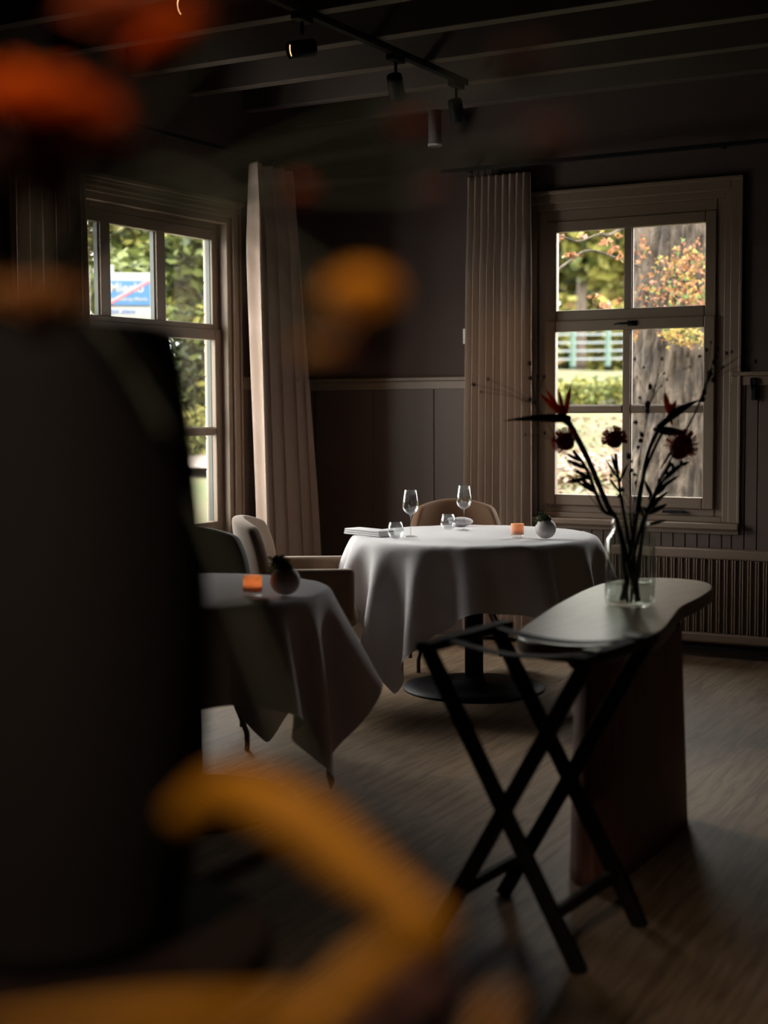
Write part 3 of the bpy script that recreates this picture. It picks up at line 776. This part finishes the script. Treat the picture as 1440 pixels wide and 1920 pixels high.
def pincushion(label, k, pts, dd, head, r, col, col2, tall=1.0, leaves=()):
    t = flower('pincushion_protea', label, 'flower'); P = stem_pts(k, pts, dd); MB().tube(P, .006, 8).build('stem', M['stem'], t, smooth=True)
    H = jpt(*head, dd); d = (H-P[-2]).normalized(); q = d.to_track_quat('Z', 'Y').to_matrix()
    MB().blob(H, r*.78, r*.78, r*.8*tall, 16, 10, q).build('flower_core', col2, t, smooth=True)
    mb = MB()
    for i in range(170):
        z = DR.uniform(-.5, 1); a = DR.uniform(0, 2*PI); s = math.sqrt(max(0, 1-z*z)); n_ = q @ Vector((s*math.cos(a), s*math.sin(a), z*tall))
        b = H+n_*r*.72; e = b+(n_+d*.35).normalized()*r*.52; mb.tube([b, e], [.0009, .0017], 4)
    mb.build('styles', col, t)
    for (a, b, w) in leaves:
        MB().leaf(jpt(*a, dd), jpt(*b, dd-.015), w, FW, .08, 6).build('leaf', M['leafdark'], t, smooth=True, solid=.001)
    return t
pincushion('round rust pincushion flower left of the jar stems, before the lower left pane', 2, [(1130, 955), (1100, 880), (1075, 845)], -.10, (1060, 828), .038, M['orange'], M['rust'],
           leaves=[((1102, 880), (1062, 862), .016), ((1095, 868), (1058, 848), .012), ((1108, 895), (1060, 905), .014), ((1112, 900), (1075, 880), .016), ((1120, 925), (1085, 893), .016), ((1090, 862), (1072, 845), .010), ((1125, 930), (1060, 888), .010)])
pincushion('round pincushion flower in the middle, overlapping the window mullion', 3, [(1168, 955), (1160, 900), (1154, 850)], -.02, (1152, 824), .036, M['orange'], M['rust'],
           leaves=[((1160, 900), (1135, 860), .010), ((1162, 905), (1178, 868), .010), ((1158, 890), (1146, 850), .012), ((1163, 925), (1140, 893), .010)])
pincushion('large drooping protea head at right in front of the bark', 4, [(1215, 960), (1238, 900), (1258, 868)], .08, (1277, 838), .046, M['orange'], M['rust'], 1.25,
           leaves=[((1240, 905), (1286, 865), .012), ((1232, 920), (1275, 890), .012), ((1225, 935), (1208, 900), .014), ((1218, 950), (1255, 920), .014), ((1212, 965), (1252, 945), .018), ((1210, 975), (1190, 930), .016), ((1238, 880), (1290, 800), .010), ((1225, 805), (1290, 812), .03), ((1212, 985), (1250, 975), .012)])

def berry_branch(label, k, pts, dd, twigs, r=.0022, br=.006):
    t = flower('berry_branch', label, 'branch'); P = stem_pts(k, pts, dd); MB().tube(P, [r*1.3]*(len(P)//2)+[r]*(len(P)-len(P)//2), 6).build('stem', M['stem'], t, smooth=True)
    for (px, py, s) in twigs:
        e = jpt(px, py, dd+DR.uniform(-.05, .05)); j = min(range(len(P)), key=lambda i: (P[i]-(e-_up*.03)).length)
        j = max(8, j-2); b = P[min(j, len(P)-1)]; md = (b+e)/2+_up*.008
        tw = MB().tube(spline([b, md, e], 4), .0009, 5).build('twig', M['stem'], t)
        MB().blob(e, br*s*DR.uniform(.85, 1.15), br*s, br*s*DR.uniform(.9, 1.4), 8, 6, jit=.1).build('berry', M['berry'], tw, smooth=True)
    return t
berry_branch('tall dark branch with berry pods reaching over the right window edge', 5, [(1225, 930), (1268, 840), (1305, 770), (1335, 690)], .12,
             [(1320, 735, 1.7), (1318, 748, 1.5), (1345, 655, .9), (1325, 656, .9), (1338, 680, 1.4), (1342, 672, 1.3), (1312, 668, .9), (1362, 662, 1.0), (1372, 660, .9), (1398, 662, 1.1), (1409, 656, .9), (1416, 678, 1.1), (1333, 642, .7), (1355, 688, .8), (1330, 700, 1.6), (1338, 712, 1.5)], .0035)
berry_branch('thin airy branch with tiny buds in front of the tree trunk', 6, [(1190, 930), (1205, 830), (1216, 770), (1235, 700)], .03,
             [(1190, 673, .7), (1207, 689, .8), (1245, 700, .8), (1251, 712, .8), (1241, 673, .8), (1294, 688, .7), (1194, 707, .5), (1219, 725, 1.4), (1240, 724, .6), (1200, 746, 1.0), (1214, 758, 1.6), (1214, 770, 1.5), (1192, 792, 1.2), (1203, 815, 1.2), (1201, 826, 1.3), (1196, 838, .9)], .0018)
berry_branch('wispy branch with dark berries drifting over the folded curtain', 7, [(1130, 960), (1085, 900), (1030, 800), (992, 740)], -.14,
             [(888, 721, 1.1), (915, 711, .8), (902, 735, .7), (993, 681, 1.0), (995, 709, 1.1), (1020, 706, 1.1), (994, 749, 1.0), (1021, 812, .9), (1008, 705, .8), (985, 815, .6)], .0012)
berry_branch('short stem of round seed heads between the pincushion flowers', 8, [(1182, 960), (1182, 920), (1180, 880)], .0,
             [(1178, 855, 1.5), (1185, 882, 1.1), (1190, 890, 1.1), (1168, 918, 1.1), (1146, 892, 1.1), (1192, 905, .9), (1145, 875, .7), (1184, 865, .9), (1160, 930, .9)], .003)
for q, (k, pts, dd, lab) in enumerate([(9, [(1192, 960), (1204, 900), (1232, 830), (1250, 800)], .04, 'bare dark stem curving right below the orange petals'),
                                (10, [(1222, 945), (1245, 900), (1262, 880), (1285, 868)], .10, 'leafy dark stem leaning to the right of the jar')]):
    t = flower('bare_branch' if q == 0 else 'leafy_branch', lab, 'branch'); P = stem_pts(k, pts, dd)
    MB().tube(P, .005 if q == 0 else .004, 8).build('stem', M['stem'], t, smooth=True)
    if q:
        for i in range(8, len(P)-1, 2):
            MB().leaf(P[i], P[i]+(P[i+1]-P[i]).normalized()*.03+RT*(.025 if i % 4 else -.02)+_up*.008, .012, FW, .1, 5).build('leaf', M['leafdark'], t, solid=.001)

# ------------------------------------------------------------------ near counter, big dark vase and its blurred flowers
VD = 1.5
vb = at(118, 1745, VD); VZ = vb.z
ct = thing('plant_stand', 'round dark pedestal under the tall vase, in deep shade at the lower left', 'stand', (vb.x, vb.y, 0))
MB().lathe([(0, VZ-.035), (.21, VZ-.035), (.22, VZ-.028), (.22, VZ-.006), (.213, VZ-.001), (0, VZ-.001)], 64, cap=False).build('tabletop', M['counter'], ct)
MB().lathe([(.12, .03), (.06, .10), (.045, .3), (.045, VZ-.12), (.09, VZ-.035)], 32, cap=False).build('column', M['counter'], ct, smooth=True)
MB().lathe([(0, 0), (.18, 0), (.185, .02), (.12, .035), (0, .035)], 48, cap=False).build('foot', M['counter'], ct)
vt = thing('tall_vase', 'very large dark stoneware vase, out of focus at the left', 'vase', (vb.x, vb.y, VZ))
k_ = VD/F_PX
prof = [(235, 1745), (222, 1744), (226, 1700), (250, 1600), (268, 1450), (278, 1300), (281, 1150), (275, 1000), (262, 850), (246, 720), (234, 650), (222, 628), (190, 618), (120, 612), (100, 612), (105, 640), (180, 680)]
P_ = [(0, .001)]+[(r_*k_, (1745-y_)*k_) for r_, y_ in prof[1:]]
MB().lathe(P_, 64, cap=False).build('vase_body', M['vase'], vt, smooth=True)
MOUTH = Vector((vb.x, vb.y, VZ+(1745-625)*k_))
BR = random.Random(5)
def near_stem(t, end, bend=.12, r=.0022):
    s = MOUTH+Vector((BR.uniform(-.03, .03), BR.uniform(-.03, .03), -.25)); e = Vector(end)
    s2 = MOUTH+Vector((BR.uniform(-.03, .03), BR.uniform(-.03, .03), .02))
    md = (s2+e)/2+Vector((0, 0, bend)); P = spline([s, s2, md, e], 8)
    MB().tube(P, r, 6).build('stem', M['stem'], t, smooth=True); return P
def near_flower(label, px, py, d, r, m1, m2, squash=.6, petals=34, name='orange_flower', face=None):
    t = thing(name, label, 'flower', (0, 0, 0)); c = at(px, py, d); P = near_stem(t, c, .10 if py > 400 else .04)
    dr = Vector(face).normalized() if face else (Vector((BR.uniform(-.3, .3), BR.uniform(-.5, .1), .8))).normalized()
    q = dr.to_track_quat('Z', 'Y').to_matrix()
    mb = MB()
    for i in range(petals):
        a = i*2.399; lay = i/petals; el = R(10+65*(1-lay)); d3 = q @ Vector((math.cos(a)*math.sin(el+.4), math.sin(a)*math.sin(el+.4), math.cos(el+.4)*squash+.1))
        mb.leaf(c+d3*r*.15, c+d3*r, r*.55, q @ Vector((0, 0, 1)), .12, 4)
    mb.build('petals', m1, t, smooth=True, solid=.0008)
    MB().blob(c-dr*r*.1, r*.35, r*.35, r*.28, 10, 7).build('calyx', m2, t, smooth=True)
    return t
NF = [
 ('large blurred orange bloom at the upper left edge', 85, 245, .70, .046, 'orange', 'rust'),
 ('blurred orange bloom cut by the top edge of the picture', 215, 30, .72, .028, 'rust', 'rust'),
 ('blurred orange bloom just right of the one cut by the top edge', 315, 85, .72, .026, 'orange', 'rust'),
 ('blurred golden orange bloom floating before the back wall, left of centre', 675, 562, .68, .021, 'golden', 'rust'),
 ('smaller orange bloom directly under the golden one before the back wall', 690, 640, .70, .016, 'rust', 'darkred'),
 ('tan bud below left of the golden orange bloom', 600, 665, .68, .013, 'tan', 'tan'),
 ('dim red bud beside the top of the left curtain', 555, 365, .80, .011, 'rust', 'darkred'),
 ('small red bud close to the pale ceiling cylinder', 775, 240, .80, .011, 'rust', 'darkred'),
 ('faint dark red bloom over the back curtain rail', 1030, 268, .75, .018, 'darkred', 'darkred'),
 ('blackish bud above the dim back wall, right of centre', 812, 362, .90, .010, 'darkred', 'darkred'),
 ('very dark bloom against the ceiling beams at upper right', 985, 120, .75, .018, 'darkred', 'darkred'),
 ('dark red bloom beneath the large orange one at the left edge', 90, 330, .78, .045, 'darkred', 'darkred'),
 ('wide ochre bloom just above the dark vase shoulder', 75, 590, .80, .036, 'tan', 'rust'),
 ('brown bloom near the upper edge left of the track spotlight', 450, 20, .75, .026, 'darkred', 'darkred'),
 ('dark bloom between the orange blooms at upper left', 200, 300, .9, .03, 'darkred', 'darkred'),
]
for (lab, px, py, d, r, a, b) in NF:
    near_flower(lab, px, py, d, r, M[a], M[b])
# ochre strap leaves hanging low in front of the lens
def strap_leaf(label, pts, w, mt):
    t = thing('ochre_leaf', label, 'leaf', (0, 0, 0)); P = spline([at(*p) for p in pts], 8); v = []; f = []; n = len(P)
    for i, p in enumerate(P):
        dv = (P[min(i+1, n-1)]-P[max(i-1, 0)]).normalized(); s = dv.cross(FW).normalized(); tt = i/(n-1)
        ww = w*(.35+.65*math.sin(PI*min(1, .12+tt*.85)))/2
        v += [p-s*ww, p+FW*(-ww*.3), p+s*ww]
    for i in range(n-1): a = i*3; f += [(a, a+3, a+4, a+1), (a+1, a+4, a+5, a+2)]
    o = obj('leaf_blade', v, f, mt, t, True); mod(o, 'SOLIDIFY', thickness=.001)
    MB().tube([p+FW*.002 for p in P], .0012, 6).build('midrib', M['tan'], t, smooth=True)
    return t
strap_leaf('long curved ochre leaf sweeping from the dark vase down to the stand legs', [(330, 1545, .70), (430, 1490, .66), (560, 1540, .64), (700, 1650, .62), (830, 1740, .60)], .028, M['ochre'])
strap_leaf('ochre leaf curling back from the tip of the long one to the bottom left', [(850, 1745, .60), (740, 1790, .58), (640, 1870, .57), (560, 1960, .56)], .020, M['ochre'])
strap_leaf('ochre leaf lying along the bottom edge of the picture', [(720, 1880, .58), (520, 1905, .57), (280, 1912, .56), (-40, 1935, .56)], .016, M['ochre'])
strap_leaf('small ochre leaf tip at the bottom edge right of centre', [(900, 1960, .58), (935, 1900, .58), (960, 1870, .58)], .012, M['ochre'])
near_flower('large dark brown seed head framed by the ochre leaves at the bottom', 745, 1880, .62, .030, M['darkred'], M['darkred'], name='seed_head', face=(0, -.5, .8))

# added unseen spot behind the camera, brightening the near flowers and leaves
LS = bpy.data.lights.new('added_flower_spot', 'SPOT'); LS.energy = 190; LS.spot_size = R(42); LS.spot_blend = .9; LS.color = (1, .80, .58); LS.shadow_soft_size = .06
ls = bpy.data.objects.new('added_flower_spot', LS); COL.objects.link(ls); ls.location = (-.5, -.9, 2.95)
ls.rotation_euler = (Vector((-.5, -.9, 2.95))-Vector((-.55, .55, 1.35))).to_track_quat('Z', 'Y').to_euler()

# ------------------------------------------------------------------ outside
def gz(x, y):
    s = math.hypot(x, y)
    K = [(0, -.25), (9, -.15), (13, .2), (16, .42), (20, .60), (24, 1.0), (27, 1.45), (30, 1.9), (32, 2.15), (40, 2.3), (60, 2.6), (120, 3.0)]
    for (a, za), (b, zb) in zip(K, K[1:]):
        if s <= b: t = (s-a)/(b-a); t = t*t*(3-2*t); return za+(zb-za)*t
    return 3.0
def ground_mat():
    mt = mat('grass', (0.0527, 0.0682, 0.0155), .9, bump=.6, bscale=12, vscale=.9, col2=(.085, .07, .03))
    return mt
M['grass'] = ground_mat()
v = []; f = []; NA, NS = 90, 70
Ss = [4.0*((i/NS)**1.0)*0+8.3+(i/NS)**1.6*82 for i in range(NS+1)]
for s in Ss:
    for k in range(NA+1):
        a = R(20)+R(185)*k/NA; x, y = s*math.cos(a), s*math.sin(a); v.append((x, y, gz(x, y)+.12*noise.noise(Vector((x*.5, y*.5, 0)))*(1 if s > 12 else .2)))
for i in range(NS):
    for k in range(NA): a = i*(NA+1)+k; f.append((a, a+1, a+NA+2, a+NA+1))
g = obj('ground', v, f, M['grass'], None, True); tag(g, kind='structure')
def strip(name, s0, s1, a0, a1, m, dz, label=None, cat=None, wob=.3):
    v = []; f = []; n = 40
    for k in range(n+1):
        a = R(a0)+(R(a1)-R(a0))*k/n
        for s in [s0+(s1-s0)*q/6 for q in range(7)]:
            s_ = s+wob*math.sin(a*9); x, y = s_*math.cos(a), s_*math.sin(a); v.append((x, y, gz(x, y)+dz))
    for k in range(n):
        for q in range(6): i = k*7+q; f.append((i, i+1, i+8, i+7))
    o = obj(name, v, f, m, None, True); o['kind'] = 'structure'; return o
strip('garden_path', 17.6, 20.2, 60, 130, mat('pale_gravel', (0.2600, 0.2150, 0.1900), .9, bump=.5, bscale=20, var=.25, vscale=2), .14)
strip('road', 31.8, 36, 50, 160, mat('pale_asphalt', (0.2600, 0.2500, 0.2350), .9, var=.1), .10, wob=0)

# fallen leaves on the ground
def leaf_litter():
    rr = random.Random(3); v = []; f = []; fm = []
    for k in range(5000):
        d = rr.uniform(13, 24); px = rr.uniform(980, 1400); p = at(px, 900, d); z = gz(p.x, p.y)+.15+rr.uniform(0, .03)
        a = rr.uniform(0, PI); s = rr.uniform(.02, .045); n = len(v)
        v += [(p.x+s*math.cos(a+q*PI/2), p.y+s*math.sin(a+q*PI/2), z+rr.uniform(-.02, .03)) for q in range(4)]; f.append((n, n+1, n+2, n+3)); fm.append(rr.randrange(3))
    o = obj('fallen_leaves', v, f, None, None, False, [mat('leaf_a', (0.1488, 0.0744, 0.0434), .8), mat('leaf_b', (0.1736, 0.1178, 0.0868), .8), mat('leaf_c', (0.1240, 0.1116, 0.0310), .8)], fm)
    tag(o, 'scattered fallen autumn leaves on the grass outside the right window', 'leaves', kind='stuff')
leaf_litter()

LM = [mat('foliage_green', (0.0700, 0.0880, 0.0130), .7), mat('foliage_yellow', (0.1550, 0.1450, 0.0250), .7), mat('foliage_dark', (0.0220, 0.0340, 0.0090), .7), mat('foliage_pale', (.25, .235, .055), .7), mat('foliage_orange', (0.1700, 0.0950, 0.0300), .7)]
for q in LM:
    p = q.node_tree.nodes['Principled BSDF']
    if 'Transmission Weight' in p.inputs: p.inputs['Subsurface Weight'].default_value = 0
def far_tree(label, x, y, h, rc, mix, seed, nleaf=4200, ls_=.26, group=None, low=.12):
    rr = random.Random(seed); z0 = gz(x, y)
    t = thing('leafy_tree', label, 'tree', (x, y, z0), 0, group)
    mb = MB(); mb.tube([(0, 0, -.2), (.1, 0, h*.3), (-.05, .1, h*.62)], [rc*.07, rc*.05, rc*.03], 8)
    for k in range(6):
        a = k*1.05; mb.tube([(0, 0, h*(.25+.06*k)), (math.cos(a)*rc*.4, math.sin(a)*rc*.4, h*(.4+.07*k))], [rc*.025, rc*.008], 6)
    mb.build('trunk', BARK, t, smooth=True)
    v = []; f = []; fm = []; cl = [(rr.gauss(0, .55)*rc, rr.gauss(0, .55)*rc, h*(low+(.92-low)*rr.random()), rc*rr.uniform(.25, .45), rr.random()) for _ in range(26)]
    for k in range(nleaf):
        c = cl[k % len(cl)]; d = Vector((rr.gauss(0, 1), rr.gauss(0, 1), rr.gauss(0, .8))).normalized()*c[3]*rr.uniform(.6, 1.05)
        p = Vector(c[:3])+d; u = Vector((rr.gauss(0, 1), rr.gauss(0, 1), rr.gauss(0, .5))).normalized(); w = u.cross(Vector((rr.gauss(0, 1), rr.gauss(0, 1), 1))).normalized()
        s = ls_*rr.uniform(.5, 1.2); n = len(v); v += [p-u*s, p-w*s*.5, p+u*s, p+w*s*.5]; f.append((n, n+1, n+2, n+3))
        q = (c[4]+rr.gauss(0, .12)) % 1; acc = 0; mi = 0
        for i, wgt in enumerate(mix):
            acc += wgt
            if q < acc: mi = i; break
        fm.append(mi)
    o = obj('crown', v, f, None, t, False, LM, fm)
    return t
BARK = mat('bark', (0.1488, 0.1116, 0.0868), .9, bump=1, bscale=12, var=.5, vscale=8, stretch=(1, 1, .25))
def place(px, d): p = at(px, 760, d); return p.x, p.y
TR = [  # px, distance, height, crown radius, colour mix, crown start, label
 (40, 31, 8.5, 3.0, (.25, .25, .15, .30, .05), .1, 'olive tree farthest left beyond the left window'),
 (200, 33, 9.5, 3.0, (.20, .25, .08, .37, .10), .1, 'yellow green tree behind the blue road sign'),
 (350, 30, 8.5, 3.0, (.20, .25, .08, .42, .05), .1, 'yellow green tree filling the right pane of the left window'),
 (430, 21, 3.6, 1.3, (.45, .10, .45, .0, .0), .1, 'low dark green shrub seen past the lower panes of the left window'),
 (960, 52, 11, 4.0, (.35, .20, .20, .20, .05), .34, 'distant tree at the left side of the right window'),
 (1085, 44, 10, 3.0, (.30, .25, .12, .25, .08), .34, 'green and gold tree in the upper left pane of the right window'),
 (1190, 56, 12, 4.0, (.30, .25, .15, .22, .08), .34, 'distant tree partly behind the big trunk'),
 (1380, 50, 10, 4.0, (.30, .25, .20, .20, .05), .34, 'distant tree to the right behind the big trunk'),
 (1010, 74, 13, 4.5, (.22, .26, .10, .37, .05), .04, 'far hazy tree closing the view left of the railing'),
 (1150, 78, 13.5, 4.8, (.22, .26, .10, .37, .05), .04, 'far hazy tree closing the view behind the railing'),
 (1300, 76, 13, 4.5, (.22, .26, .10, .37, .05), .04, 'far hazy tree closing the view behind the big trunk'),
 (560, 36, 8, 3.2, (.30, .30, .20, .15, .05), .2, 'tree between the two window views'),
]
for i, (px, d, h, rc, mx_, lw_, lab) in enumerate(TR):
    x, y = place(px, d); far_tree(lab, x, y, h, rc, mx_, 40+i, 15000 if d < 40 else 13000, .11 if d < 40 else .34, None, lw_)
# low growth on the bank
for i, (px, d, lab) in enumerate([(1050, 26.6, 'bushy growth left on the bank below the railing'), (1110, 26.6, 'bushy growth in the middle of the bank below the railing'), (1180, 26.6, 'bushy growth beside the trunk on the bank'),
                                  (170, 19.5, 'low bush under the road sign'), (330, 20, 'low bush right of the road sign')]):
    x, y = place(px, d); far_tree(lab, x, y, .34 if i < 3 else .9, .5 if i < 3 else .8, (.35, .35, .08, .20, .02), 90+i, 1800, .06, 'bushes on the bank', .1)

# big near tree
def big_tree():
    c = at(1318, 800, 11.6); x0, y0 = c.x, c.y; z0 = gz(x0, y0)
    t = thing('old_tree', 'huge old tree trunk with furrowed grey bark outside the right window', 'tree', (x0, y0, 0))
    n, NZ = 220, 200; v = []; f = []
    for j in range(NZ+1):
        z = z0-.3+j*(6.8/NZ); zt = z-z0; base = .52+.16*math.exp(-max(0, zt)*1.5)+.02*math.sin(z*2)
        for k in range(n):
            a = 2*PI*k/n; w = noise.noise(Vector((math.cos(a)*1.2, math.sin(a)*1.2, z*.25)))*.09
            rg = noise.noise(Vector((math.cos(a)*15+w*9, math.sin(a)*15, z*4.0)))
            fi = noise.noise(Vector((math.cos(a)*26, math.sin(a)*26, z*7)))
            r = base+w+.040*(abs(rg)**.55)*(1 if rg > 0 else -1)*.8+.02*fi
            v.append((r*math.cos(a)-.05*zt*.25, r*math.sin(a), z))
    for j in range(NZ):
        for k in range(n): k2 = (k+1) % n; f.append((j*n+k, j*n+k2, (j+1)*n+k2, (j+1)*n+k))
    bk = mat('old_bark', (0.0880, 0.0660, 0.0480), .9, bump=1.0, bdist=.05, bscale=22, vscale=11, col2=(.018, .012, .009), stretch=(1, 1, .38))
    obj('trunk', v, f, bk, t, True)
    rr = random.Random(12)
    IM = [mat('ivy_orange', (0.2232, 0.0930, 0.0310), .6), mat('ivy_yellow', (0.2604, 0.1860, 0.0372), .6), mat('ivy_green', (0.0868, 0.1240, 0.0248), .6), mat('ivy_red', (0.1550, 0.0558, 0.0279), .6)]
    v = []; f = []; fm = []
    toc = Vector((-x0, -y0, 0)).normalized(); sd = Vector((-toc.y, toc.x, 0))     # sd: to the picture right
    if sd.dot(RT) < 0: sd = -sd
    def leafs(px, py, n_, sx, sy, mix, sz=.027):
        for _ in range(int(n_*1.0)):
            qx = px+rr.gauss(0, sx); qy = py+rr.gauss(0, sy); p = at(qx, qy, 11.02); lat = (p-Vector((x0, y0, 0))).dot(sd)
            lat = max(-.56, min(.75, lat)); dep = math.sqrt(max(0.01, .60**2-min(abs(lat), .58)**2))
            p = Vector((x0, y0, 0))+sd*lat+toc*(dep+rr.uniform(.0, .10))+Vector((0, 0, p.z))
            u = (sd*rr.gauss(0, 1)+Vector((0, 0, rr.gauss(-.5, 1)))+toc*rr.gauss(0, .3)).normalized(); w = u.cross(toc+sd*rr.gauss(0, .4)).normalized()
            s = sz*rr.uniform(.5, 1.3); n0 = len(v)
            pts = [p-u*s*.2, p-w*s*.75+u*s*.1, p-w*s*.18+u*s*.4, p+u*s*1.3, p+w*s*.18+u*s*.4, p+w*s*.75+u*s*.1]
            v.extend([q-Vector((x0, y0, 0)) for q in pts]); f.append(tuple(range(n0, n0+6)))
            q = rr.random(); acc = 0; mi = 0
            for i, wg in enumerate(mix):
                acc += wg
                if q < acc: mi = i; break
            fm.append(mi)
    leafs(1285, 500, 120, 22, 14, (.55, .25, .1, .1)); leafs(1270, 530, 130, 28, 18, (.35, .35, .2, .1)); leafs(1300, 560, 130, 20, 10, (.35, .25, .3, .1))
    leafs(1200, 460, 22, 8, 14, (.3, .1, .1, .5)); leafs(1225, 560, 40, 22, 14, (.4, .2, .1, .3)); leafs(1210, 500, 25, 18, 30, (.4, .3, .2, .1)); leafs(1300, 470, 45, 18, 12, (.5, .2, .1, .2))
    leafs(1290, 622, 110, 22, 9, (.15, .65, .18, .02)); leafs(1255, 625, 45, 14, 8, (.2, .7, .1, 0)); leafs(1300, 640, 30, 10, 8, (.1, .75, .15, 0)); leafs(1190, 625, 8, 4, 5, (.6, .3, .1, 0))
    o = obj('climbing_foliage', v, f, None, t, False, IM, fm); o['kind'] = 'stuff'; o['label'] = 'orange and yellow climbing leaves'
    # low bough with a few leaves in the upper left pane
    mb = MB(); A0 = Vector((-.45, 0, 3.9))
    P = [at(1200, 400, 10.9), at(1150, 438, 10.7), at(1120, 440, 10.6), at(1085, 452, 10.5), at(1050, 442, 10.4)]
    O = Vector((x0, y0, 0)); mb.tube([p-O for p in spline(P, 5)], [.022]+[.014]*9+[.007]*11, 6)
    P = [at(1200, 500, 10.9), at(1110, 470, 10.7), at(1075, 485, 10.6), at(1040, 510, 10.4)]; mb.tube([p-O for p in spline(P, 5)], .009, 6)
    mb.build('bough', bk, t, smooth=True)
    v = []; f = []; fm = []
    for (px, py, n_) in ((1048, 445, 10), (1065, 480, 9), (1080, 482, 6), (1140, 452, 6), (1148, 466, 8), (1135, 575, 6), (1160, 566, 9), (1117, 558, 8), (1155, 440, 5), (1130, 432, 6), (1090, 445, 4), (1160, 480, 8)):
        for _ in range(n_):
            p = at(px+rr.gauss(0, 5), py+rr.gauss(0, 4), 10.6)-O; u = Vector((rr.gauss(0, 1), rr.gauss(0, 1), rr.gauss(0, .6))).normalized(); w = u.cross(toc).normalized(); s = rr.uniform(.02, .045); n0 = len(v)
            v.extend([p-u*s, p-w*s*.5, p+u*s, p+w*s*.5]); f.append((n0, n0+1, n0+2, n0+3)); fm.append(rr.choice((0, 0, 1, 3)))
    obj('bough_leaves', v, f, None, t, False, IM, fm)
big_tree()

# road railing on the bank
rl = thing('road_railing', 'pale metal railing along the raised road outside the right window', 'railing', (0, 0, 0))
MR = mat('galvanised', (0.1300, 0.1500, 0.1550), .5, metal=.1)
A_, B_ = at(1000, 700, 31.0), at(1260, 698, 33.0); A_.z = gz(A_.x, A_.y); B_.z = gz(B_.x, B_.y)
for hz in (.30, .48, .66, .84, 1.0): MB().bar(A_+_up*hz, B_+_up*hz, .03, .04).build('rail', MR, rl)
MGp = mat('post_green', (.05, .10, .08), .5)
for q in range(5):
    p = A_.lerp(B_, q/4+.02); MB().bar(p-_up*.1, p+_up*1.02, .09, .09).build('post', MGp, rl)

# road sign
sp = at(240, 552, 17.0); spz = sp.z
face = Vector((-sp.x, -sp.y, 0)).normalized(); rz = math.atan2(face.y, face.x)+PI/2   # local -y faces the house
sg = thing('road_sign', 'blue town end sign with red stripe in a white frame, outside the left window', 'sign', (sp.x, sp.y, 0), rz)
SW = mat('sign_white', (0.1600, 0.1600, 0.1500), .5); SB = mat('sign_blue', (0.0037, 0.0620, 0.1612), .4); SR = mat('sign_red', (0.2108, 0.0279, 0.0341), .4)
k2 = 17.0/F_PX
def S(px): return (px-240)*k2
def SZ(py): return spz-(py-552)*k2
MB().box(S(187), S(291), -.02, .02, SZ(605), SZ(512)).build('board', SW, sg, bevel=.02, seg=4)
bl = MB().box(S(194), S(281), -.028, -.021, SZ(572), SZ(527)).build('blue_panel', SB, sg); bl['label'] = 'blue name panel'
MB().box(S(194), S(281), -.027, -.021, SZ(574.5), SZ(573)).build('panel_rule', M['black'], sg)
mb = MB(); mb.bar((S(200), -.032, SZ(574)), (S(281), -.032, SZ(528.5)), .004, .020, (0, 0, 1)); mb.build('red_stripe', SR, sg)
mb = MB(); mb.bar((S(199), -.031, SZ(571)), (S(279), -.031, SZ(526)), .003, .034, (0, 0, 1)); mb.build('white_stripe_edge', mat('sign_pale', (0.1860, 0.1240, 0.1550), .5), sg)
gp = gz(sp.x, sp.y)
for px in (193, 211, 286):
    MB().box(S(px)-.025, S(px)+.025, .025, .07, gp-.1, SZ(497) if px == 211 else SZ(520)).build('post', SW, sg, bevel=.005)
def text(s, x, z, size, m, parent, y=-.031, nm='lettering', shear=0):
    c = bpy.data.curves.new(nm, 'FONT'); c.body = s; c.size = size; c.extrude = .002; c.align_x = 'LEFT'; c.shear = shear; c.offset = size*.02
    o = bpy.data.objects.new('tmp', c); COL.objects.link(o); bpy.context.view_layer.update()
    me = bpy.data.meshes.new_from_object(o.evaluated_get(bpy.context.evaluated_depsgraph_get())); bpy.data.objects.remove(o)
    me.materials.clear(); me.materials.append(m)
    ob = bpy.data.objects.new(nm, me); COL.objects.link(ob); ob.parent = parent; ob.rotation_euler = (R(90), 0, 0); ob.location = (x, y, z); return ob
text('Mierlo', S(205), SZ(548), .155, SW, sg)
text('gem. Geldrop-Mierlo', S(198), SZ(564), .058, SW, sg)
text('tot ziens', S(206), SZ(588), .085, mat('sign_ink', (.02, .05, .15), .5), sg, y=-.022, shear=.25)
